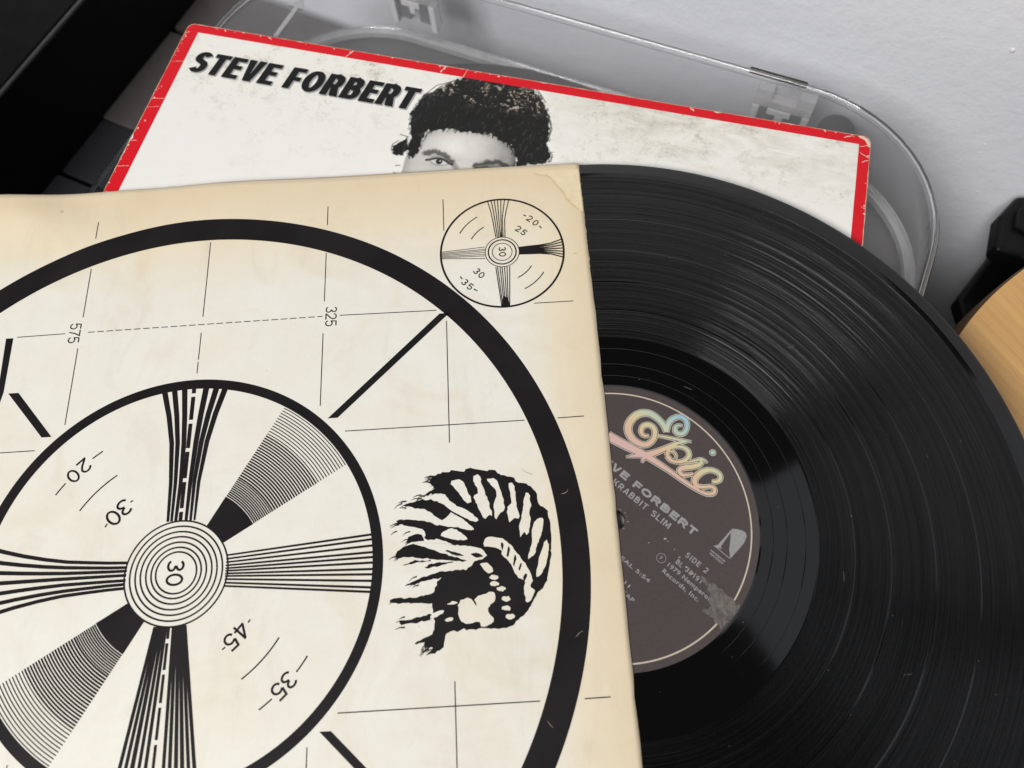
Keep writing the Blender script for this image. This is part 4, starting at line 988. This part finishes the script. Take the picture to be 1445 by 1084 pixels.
# faint foxing
fx = noise(nt, v, 210, 2, .5); c = mix(nt, ramp(nt, fx, .77, .80, 0, .5), c, (0.45, 0.28, 0.12))
nt.links.new(c, b.inputs['Base Color']); b.inputs['Roughness'].default_value = 0.40
b.inputs['Specular IOR Level'].default_value = 0.35
bump(nt, b, math_n(nt, 'ADD', math_n(nt, 'MULTIPLY', md, .8), math_n(nt, 'MULTIPLY', fn, .12)), 0.10, 0.0008)
M_SLEEVE = m
def ink(name, lo=.70, hi=.78):
    m, nt, b = new_mat(name); v = coords(nt)
    a = noise(nt, v, 650, 6, .7, .3); g = noise(nt, v, 30, 3, .6); g2 = noise(nt, v, 1500, 3, .6)
    k = math_n(nt, 'MULTIPLY', ramp(nt, a, lo, hi), ramp(nt, g, .45, .65))
    body = mix(nt, g2, (0.008, 0.007, 0.008), (0.014, 0.0125, 0.0135))
    body = mix(nt, ramp(nt, g, .4, .7, 0, .6), body, (0.024, 0.0205, 0.0215))
    nt.links.new(mix(nt, k, body, (0.22, 0.19, 0.15)), b.inputs['Base Color']); b.inputs['Roughness'].default_value = .5; b.inputs['Specular IOR Level'].default_value = .12
    return m
M_INK = ink('black_print_ink')
# top sheet
xs = sorted(set(list(np.linspace(X0, X0 + 4, 5)) + list(np.linspace(X0 + 4, X1 - 14, 90)) + list(np.linspace(X1 - 14, X1, 8))))
ys = sorted(set(list(np.linspace(Y0, 110, 40)) + list(np.linspace(110, Y1 - 4, 46)) + list(np.linspace(Y1 - 4, Y1, 6))))
nx, ny = len(xs), len(ys); rt = random.Random(2)
vs = []
for j, y in enumerate(ys):
    for i, x in enumerate(xs):
        jx = 0.0; jy = 0.0
        if j == ny - 1: jy = 0.12 * math.sin(x * .9) * rt.random() + .35 * math.sin(x / 31.0)
        if i == nx - 1: jx = 0.10 * rt.gauss(0, 1) + (0.25 * math.sin(y / 40))
        if i == nx - 1 and j == ny - 1: jx, jy = -1.0, -0.6
        vs.append(((x + jx) * K, (y + jy) * K, ST + H(x, y)))
fs = [(j * nx + i, j * nx + i + 1, (j + 1) * nx + i + 1, (j + 1) * nx + i) for j in range(ny - 1) for i in range(nx - 1)]
top = mesh('front_sheet', vs, fs, M_SLEEVE, slv, smooth=True)
so = top.modifiers.new('thickness', 'SOLIDIFY'); so.thickness = 0.14 * MM; so.offset = -1
mb = MB(); mb.v = [(X0 * K, Y0 * K, .1), ((X1 - 1.4) * K, Y0 * K, .1), ((X1 - 1.4) * K, Y1 * K, .1), (X0 * K, Y1 * K, .1)]; mb.f = [(0, 1, 2, 3)]
bk = mb.build('back_sheet', M_SLEEVE, slv); so = bk.modifiers.new('thickness', 'SOLIDIFY'); so.thickness = 0.14 * MM; so.offset = 1
def fold(p0, p1, name):
    mb = MB(); n = 60
    for i in range(n + 1):
        t = i / n; x = p0[0] + (p1[0] - p0[0]) * t; y = p0[1] + (p1[1] - p0[1]) * t
        mb.v += [(x * K, y * K, ST + H(x, y) - .05), (x * K, y * K, .15)]
    mb.f = [(2 * i, 2 * i + 2, 2 * i + 3, 2 * i + 1) for i in range(n)]
    mb.build(name, M_SLEEVE, slv)
fold((X0, Y1 - .3), (X1 - 1.2, Y1 - .3), 'top_fold'); fold((X0 + .2, Y0), (X0 + .2, Y1), 'side_fold'); fold((X0, Y0 + .2), (X1, Y0 + .2), 'bottom_fold')

GH = lambda x, y: ST + H(x / K, y / K)
class GP(Print):
    """print in grid units on the sleeve's front sheet"""
    def __init__(s, z=0.05): super().__init__(GH, z)
    def stroke(s, pts, w, **k):
        tf = k.pop('tf', None)
        W = [a * K for a in w] if isinstance(w, (list, tuple)) else ((lambda n: w(n) * K) if callable(w) else w * K)
        if tf: pts = [tf(np.array(p, float)) for p in pts]
        super().stroke([(p[0] * K, p[1] * K) for p in pts], W, **k)
    def fill(s, poly, tf=None, dz=0):
        if tf: poly = [tf(np.array(p, float)) for p in poly]
        super().fill([(p[0] * K, p[1] * K) for p in poly], dz=dz)
    def ring(s, cx, cy, r0, r1, n=160, a0=0, a1=360): super().ring(cx * K, cy * K, r0 * K, r1 * K, n, a0, a1)
pol = lambda r_, a: (r_ * math.cos(math.radians(a)), r_ * math.sin(math.radians(a)))
def number(pr, text, cx, cy, up, h, sw, aspect=.60, gap=.17):
    """stroke digits centred at cx, cy; up = angle of the digits' upward direction"""
    n = len(text); tot = n * aspect + (n - 1) * gap
    u = np.array(pol(1, up)); rgt = np.array([u[1], -u[0]])
    for i, ch in enumerate(text):
        x = (-tot / 2 + i * (aspect + gap)) * h
        T = lambda q, x=x: np.array([cx, cy]) + rgt * (x + q[0]) + u * (q[1] - h / 2)
        draw_glyph(pr, ch, aspect, sw, sw * .95, T, h)
def on_arc(pr, text, cx, cy, r_, angs, inward, h, sw, aspect=.62):
    for ch, a in zip(text, angs):
        p = pol(r_, a); number(pr, ch, cx + p[0], cy + p[1], a + 180 if inward else a, h, sw, aspect)
def arc_line(pr, cx, cy, r_, a0, a1, w, n=14): pr.stroke([(cx + pol(r_, a)[0], cy + pol(r_, a)[1]) for a in np.linspace(a0, a1, n)], w)

pr = GP(); pr.ring(0, 0, 134.0, 143.7, 360); pr.build('big_ring', M_INK, slv)
pr = GP(); pr.ring(0, 0, 68.4, 72.1, 240); pr.build('dial_ring', M_INK, slv)
# hub circles and number
pr = GP()
for rr_ in (18.0, 16.1, 14.2, 12.4, 10.5, 8.7, 7.1): pr.ring(0, 0, rr_ - .29, rr_ + .29, 120)
number(pr, '3', -.35, 2.35, 0, 6.1, .135, .66); number(pr, '0', -.35, -2.4, 0, 6.1, .135, .70)
pr.build('dial_hub', M_INK, slv)
# spokes
pr = GP(.052)
ends = [(-11.9, -6.7, -5.4, -4.9, 2.1, 1.0), (-8.0, -4.5, -3.7, -3.6, 2.05, .95), (-4.1, -2.2, -1.8, -2.1, 2.1, 1.1), (4.2, 2.3, 1.7, 1.6, 2.3, 1.1), (8.2, 4.3, 3.2, 3.2, 2.3, .9), (11.7, 6.4, 4.8, 4.6, 2.3, .75)]
for a, b_, c_, d_, w0, w1 in ends:
    Y = [68.8, 58, 47.2, 39.5, 32.2, 25, 18.0]; X = np.interp(Y, [18, 32.2, 47.2, 58, 68.8], [d_, c_, b_, (a * .42 + b_ * .58), a])
    pr.stroke(list(zip(X, Y)), list(np.linspace(w0, w1, 7)))
for (y0, y1) in ((18.1, 21.3), (22.6, 32.2), (33.6, 43.6), (45, 54.5), (56, 65.2), (66.6, 68.7)):
    w = lambda y: 1.35 + .004 * (y - 18); pr.stroke([(-.45 + .0004 * (y0 - 40), y0), (-.45, y1)], [w(y0), w(y1)])
pr.build('dial_spoke', M_INK, slv)
pr = GP(.052)
for h_, g_ in zip((4.95, 3.7, 2.55, 1.45, .45, -.4, -1.3, -2.15, -3.2, -4.4, -5.5), (9.2, 7.5, 5.3, 3.0, 1.3, -.6, -2.8, -4.6, -6.8, -9.0, -10.5)):
    pr.stroke([(17.2, h_), (68.9, g_ * 1.003)], [.62, .82])
pr.build('dial_spoke', M_INK, slv)
pr = GP(.052)
for t, hub_, far, wf in ((0, -5.3, -11.1, 1.15), (1, -4.4, -9.2, 1.1), (2, -3.6, -7.2, 1.45), (3, -2.6, -5.1, 1.05), (4, -1.6, -3.1, 1.1), (5, 1.0, 2.4, 1.05), (6, 1.7, 4.3, 1.15), (7, 2.6, 6.2, 1.25), (8, 3.4, 8.1, 1.3), (9, 4.2, 10.0, 1.05), (10, 4.9, 11.8, 1.15)):
    k_ = 1.16
    pr.stroke([(hub_, -17.8), (far * k_, -68.9)], [1.12, wf * 1.06])
for (y0, y1) in ((-18, -21.8), (-23.2, -31.6), (-33, -41.7), (-43.1, -52.7), (-54.1, -62.6), (-64, -68.8)):
    pr.stroke([(-.55 - .0065 * (-y0 - 18), y0), (-.55 - .0065 * (-y1 - 18), y1)], .95)
pr.fill([(-5.7, -17.6), (-.95, -18.2), (-1.0, -19.5), (-4.4, -20.8), (-5.9, -19.0)]); pr.fill([(.35, -18.2), (5.2, -17.6), (5.4, -20), (.9, -19.8)])
pr.build('dial_spoke', M_INK, slv)
pr = GP(.052)
for a, b_, c_ in ((4.35, 5.9, 12.4), (2.75, 3.95, 7.9), (1.55, 2.0, 4.0), (0.1, .1, -.1), (-1.65, -1.95, -4.2), (-2.95, -4.05, -8.1), (-4.3, -5.7, -12.0)):
    Xs = [-17.4, -24, -31, -39, -47, -55, -62, -68.8]; Ys = [a, a * .8 + b_ * .2, a * .45 + b_ * .55, b_, b_ + (c_ - b_) * .2, b_ + (c_ - b_) * .46, b_ + (c_ - b_) * .74, c_ * 1.03]
    pr.stroke(list(zip(Xs, Ys)), list(np.linspace(1.0, 1.5, 8)))
pr.build('dial_spoke', M_INK, slv)
# graded wedges
for base in (30.8, 210.8):
    pr = GP(.054)
    pr.ring(0, 0, 17.9, 30.0, 26, base, base + 28.9)
    rads = []; rr_ = 30.55
    for k in range(10): rads.append((rr_, .52 - .008 * k)); rr_ += .74
    for k in range(19): rads.append((rr_, .60 - .004 * k)); rr_ += .98
    while rr_ < 67.9: rads.append((rr_, .33)); rr_ += 1.12
    for q, w in rads: pr.ring(0, 0, q - w / 2, q + w / 2, 26, base + .2, base + 28.7)
    pr.build('graded_wedge', M_INK, slv)
# dial numbers
pr = GP(); on_arc(pr, '20', 0, 0, 55.7, (133.2, 138.4), True, 5.5, .135, .72); arc_line(pr, 0, 0, 55.9, 125, 129.5, .5); arc_line(pr, 0, 0, 55.9, 142, 147.3, .5); pr.build('dial_number', M_INK, slv)
pr = GP(); on_arc(pr, '30', 0, 0, 32.2, (131.3, 140.2), True, 6.2, .135, .72); arc_line(pr, 0, 0, 32.3, 124.8, 126.6, .5, 4); arc_line(pr, 0, 0, 32.4, 145.0, 147.4, .5, 4); pr.build('dial_number', M_INK, slv)
pr = GP(); arc_line(pr, 0, 0, 44.3, 125, 147.4, .5); pr.build('dial_arc', M_INK, slv)
pr = GP(); on_arc(pr, '45', 0, 0, 31.9, (-40.2, -48.6), False, 5.8, .135, .70); arc_line(pr, 0, 0, 32, -32.3, -34.4, .5, 4); arc_line(pr, 0, 0, 32, -53.0, -55.2, .5, 4); pr.build('dial_number', M_INK, slv)
pr = GP(); on_arc(pr, '35', 0, 0, 55.4, (-41.9, -46.6), False, 5.7, .135, .72); arc_line(pr, 0, 0, 55.7, -32.4, -38.5, .5); arc_line(pr, 0, 0, 55.6, -49.8, -55.0, .5); pr.build('dial_number', M_INK, slv)
pr = GP(); arc_line(pr, 0, 0, 44, -32.3, -54.7, .5); pr.build('dial_arc', M_INK, slv)
# grid lines
M_THIN = ink('thin_line_ink', .74, .8)
LW = .34
for L in (((-48, 138), (-48, 146)), ((-48, 57), (-48, 88.5)), ((-48, 102), (-48, 124)), ((48, 138), (48, 147)), ((48, 102.5), (48, 124.6)), ((48, 58.5), (48, 88.5)),
          ((0, 133), (0, 99)), ((0, 92), (0, 80.5)), ((0, 79.6), (0, 74.8)), ((-73, 94.9), (-54, 95.2)), ((54.3, 95.9), (92.4, 95.5)), ((96.3, 90.6), (96.2, 41)),
          ((57.6, 47.9), (124.2, 47.9)), ((136.5, 48), (146.3, 48.1)), ((96.2, 131.7), (96.2, 146.9)), ((131, 96), (146.4, 95.9)), ((-124, 47.4), (-57.7, 47.6)),
          ((57.6, -47.9), (123.4, -47.9)), ((137.8, -48), (146.2, -47.9)), ((95.9, -40.4), (95.9, -90.6)), ((48.1, -57.4), (48.1, -124)), ((-48, -57.4), (-48, -124)), ((-96, 41), (-96, 90.5)), ((-146, 48), (-137, 48)),
          ((0, -74.8), (0, -133)), ((-124, -48), (-58, -48)), ((-96, -41), (-96, -90)), ((96.2, -132), (96.2, -147)), ((48, -138), (48, -146))):
    pr = GP(); pr.stroke(L, LW); pr.build('grid_line', M_THIN, slv)
x = -45.0; pr = GP()
while x < 47: pr.stroke([(x, 95.2 + .7 * (x + 45) / 92), (min(x + 2.6, 47.5), 95.2 + .7 * (x + 47.6) / 92)], LW); x += 3.62
pr.build('dashed_line', M_THIN, slv)
for t_, x_, y_ in (('575', -50.3, 95.2), ('325', 50.9, 95.7)):
    pr = GP(); number(pr, t_, x_, y_, 0, 4.5, .105, .60, .06); pr.build('grid_number', M_INK, slv)
# thick strokes: ends cut level with the grid
for sx, sy, (xa, ya, xb, yb) in ((1, 1, (94.6, 94.0, 52.0, 53.3)), (-1, 1, (69.1, 71.2, 53.3, 52.6)), (1, -1, (95, 94.0, 52.9, 53.1)), (-1, -1, (95, 94, 52.5, 53))):
    pr = GP(); pr.fill([(sx * (xa - 1.0), sy * ya), (sx * (xa + 2.9), sy * ya), (sx * (xb + 2.7), sy * yb), (sx * (xb - 1.0), sy * yb)]); pr.build('diagonal_bar', M_INK, slv)
pr = GP(); pr.fill([(-77.3, 94.6), (-74.4, 94.6), (-73.9, 71.8), (-75.6, 60)])
pr.build('upright_bar', M_INK, slv)
# small corner dial
DX, DY = 119.6, 120.1
pr = GP(.075)
pr.ring(DX, DY, 24.5, 25.3, 140)
for r0, r1 in ((6.75, 7.05), (5.35, 5.9), (3.85, 4.15)): pr.ring(DX, DY, r0, r1, 60)
pr.build('corner_dial_ring', M_INK, slv)
pr = GP(.075)
for a, m_, b_ in zip((-4.9, -3.4, -2.1, -.7, .7, 2.2, 4.0), (-3.2, -2.3, -1.4, -.6, .25, .8, 1.8), (-2.2, -1.6, -1.0, -.4, .15, .75, 1.5)):
    pr.stroke([(DX + a, DY + 24.6), (DX + (a + m_) / 2 - .25 * a / 5, DY + 19.6), (DX + m_, DY + 15.4), (DX + (m_ + b_) / 2, DY + 11), (DX + b_, DY + 6.9)], .36)
pr.fill([(DX - .3, DY + 6.9), (DX + .5, DY + 6.9), (DX + .15, DY + 13)])
for a, b_ in zip((2.2, 1.35, .8, .15, -.55, -1.15, -2.1), (1.9, 1.2, .55, -.1, -.75, -1.35, -1.9)): pr.stroke([(DX - 6.9, DY + a * 1.25), (DX - 24.7, DY + b_ * .8)], .28)
for a, m_, b_ in zip((1.45, 1.0, .5, 0, -.5, -1.0, -1.35), (2.0, 1.35, .6, 0, -.6, -1.2, -1.7), (4.3, 2.9, 1.5, 0, -1.5, -2.9, -4.3)):
    pr.stroke([(DX + 6.9, DY + a), (DX + 11, DY + (a + m_) / 2), (DX + 15.4, DY + m_), (DX + 20, DY + (m_ + b_) / 2 - .12 * b_), (DX + 24.7, DY + b_)], [.8, .8, .72, .55, .5])
for a, b_ in zip((-2.9, -2.2, -1.2, -.4, .6, 1.6, 2.7), (-1.4, -.95, -.4, .1, .7, 1.15, 1.7)): pr.stroke([(DX + a, DY - 6.8), (DX + b_, DY - 24.7)], .36)
pr.fill([(DX - 1.5, DY - 24.7), (DX + 1.8, DY - 24.7), (DX + 1.2, DY - 21.0), (DX - .6, DY - 20)])
pr.build('corner_dial_spokes', M_INK, slv)
pr = GP(.075)
number(pr, '3', DX + .1, DY + 1.35, 0, 2.9, .155, .70); number(pr, '0', DX + .1, DY - 1.15, 0, 2.9, .155, .72)
on_arc(pr, '20', DX, DY, 19.2, (51.0, 41.5), False, 2.9, .15, .72); on_arc(pr, '25', DX, DY, 12.6, (55.5, 42.5), False, 2.8, .15, .72)
on_arc(pr, '30', DX, DY, 13.4, (217.5, 229.0), True, 2.9, .15, .72); on_arc(pr, '35', DX, DY, 20.2, (219.6, 228.0), True, 2.9, .15, .72)
for r_, a0, a1 in ((19.4, 60.5, 56.5), (19.4, 35.2, 30.8), (20.1, 210.2, 214.6), (20.2, 233, 238)): arc_line(pr, DX, DY, r_, a0, a1, .44, 4)
for r_, a0, a1 in ((19.6, 150, 119), (14.0, 151, 120), (13.5, -65, -32), (19.2, -65, -33)): arc_line(pr, DX, DY, r_, a0, a1, .42)
pr.build('corner_dial_numbers', M_INK, slv)
# feathered head emblem: ink shapes with paper showing through
def rough_poly(poly, amp, seed): return wobble(chaikin(poly), amp, seed, .8)
pr = GP(.05)
for i, q in enumerate(EMB_BLACK): pr.fill(rough_poly(q, .16, i))
pr.build('feather_emblem', M_INK, slv)
pr = GP(.09)
for i, q in enumerate(EMB_WHITE): pr.fill(rough_poly(q, .11, 50 + i))
pr.build('feather_emblem_gaps', M_SLEEVE, slv)
pr = GP(.125)
for i, q in enumerate(EMB_FINE): pr.fill(rough_poly(q, .08, 90 + i))
rf = random.Random(3)
for (x, y, a, L, n_) in ((90.5, 27.5, 170, 4.5, 8), (86, 21.6, 190, 4, 6), (80, 18.5, 185, 4, 6), (78, 13, 182, 4, 6), (82, 7.0, 190, 4, 5), (78, 1.0, 200, 3.5, 5), (77, -14, 185, 3.5, 5), (88, -29.5, 205, 5, 9), (80, -20.8, 180, 3.5, 3), (84, -7.5, 195, 4, 4), (92, 24.5, 185, 4, 6)):
    for k in range(n_):
        aa = math.radians(a + rf.gauss(0, 9)); ox, oy = x + rf.gauss(0, .6), y + rf.gauss(0, .9); l = L * rf.uniform(.5, 1)
        pr.stroke([(ox, oy), (ox + l * .5 * math.cos(aa), oy + l * .5 * math.sin(aa)), (ox + l * math.cos(aa + .2), oy + l * math.sin(aa + .2))], [.5, .32, .08])
pr.build('feather_emblem_barbs', M_INK, slv)
# scuffs in the ink of the big ring
M_SCUFF = plain('scuffed_ink', (0.33, 0.29, 0.22), .7, .2, 600)
pr = GP(.085); rf = random.Random(9)
for (x, y, a, L, w) in ((135.5, 19.5, 20, 3.2, .22), (136.5, -29, 40, 3.4, .16), (127, -56, 120, 3.0, .14), (126, 27, 160, 5, .14)):
    q = [(x, y)]; aa = math.radians(a)
    for k in range(5):
        aa += rf.gauss(0, .22); q.append((q[-1][0] + L / 5 * math.cos(aa), q[-1][1] + L / 5 * math.sin(aa)))
    pr.stroke(q, [w * f_ for f_ in (.3, .9, 1, .8, .6, .2)])
tag(pr.build('ring_scuffs', M_SCUFF, slv), kind='stuff')
# pale peeled patch at the top right corner, with its brown tide line
M_PEEL = plain('bare_paper', (0.775, 0.655, 0.44), .6, .06, 300)
M_TIDE = plain('tide_stain', (0.68, 0.51, 0.29), .6, .12, 300)
pr = GP(.06); edge_ = [(134.5, 156.8), (140, 155.6), (143.2, 152.8), (146, 147.4), (148.6, 142.6), (151.0, 139.0), (153.6, 136.6)]
pr.stroke(wobble(edge_, .25, 3, 1.2, closed=False), .7); pr.build('tide_mark', M_TIDE, slv)
pr = GP(.055); pr.fill(wobble(edge_, .25, 3, 1.2, closed=False) + [(153.9, 137), (153.8, 158.0), (140, 158.0)]); pr.build('peeled_corner', M_PEEL, slv)
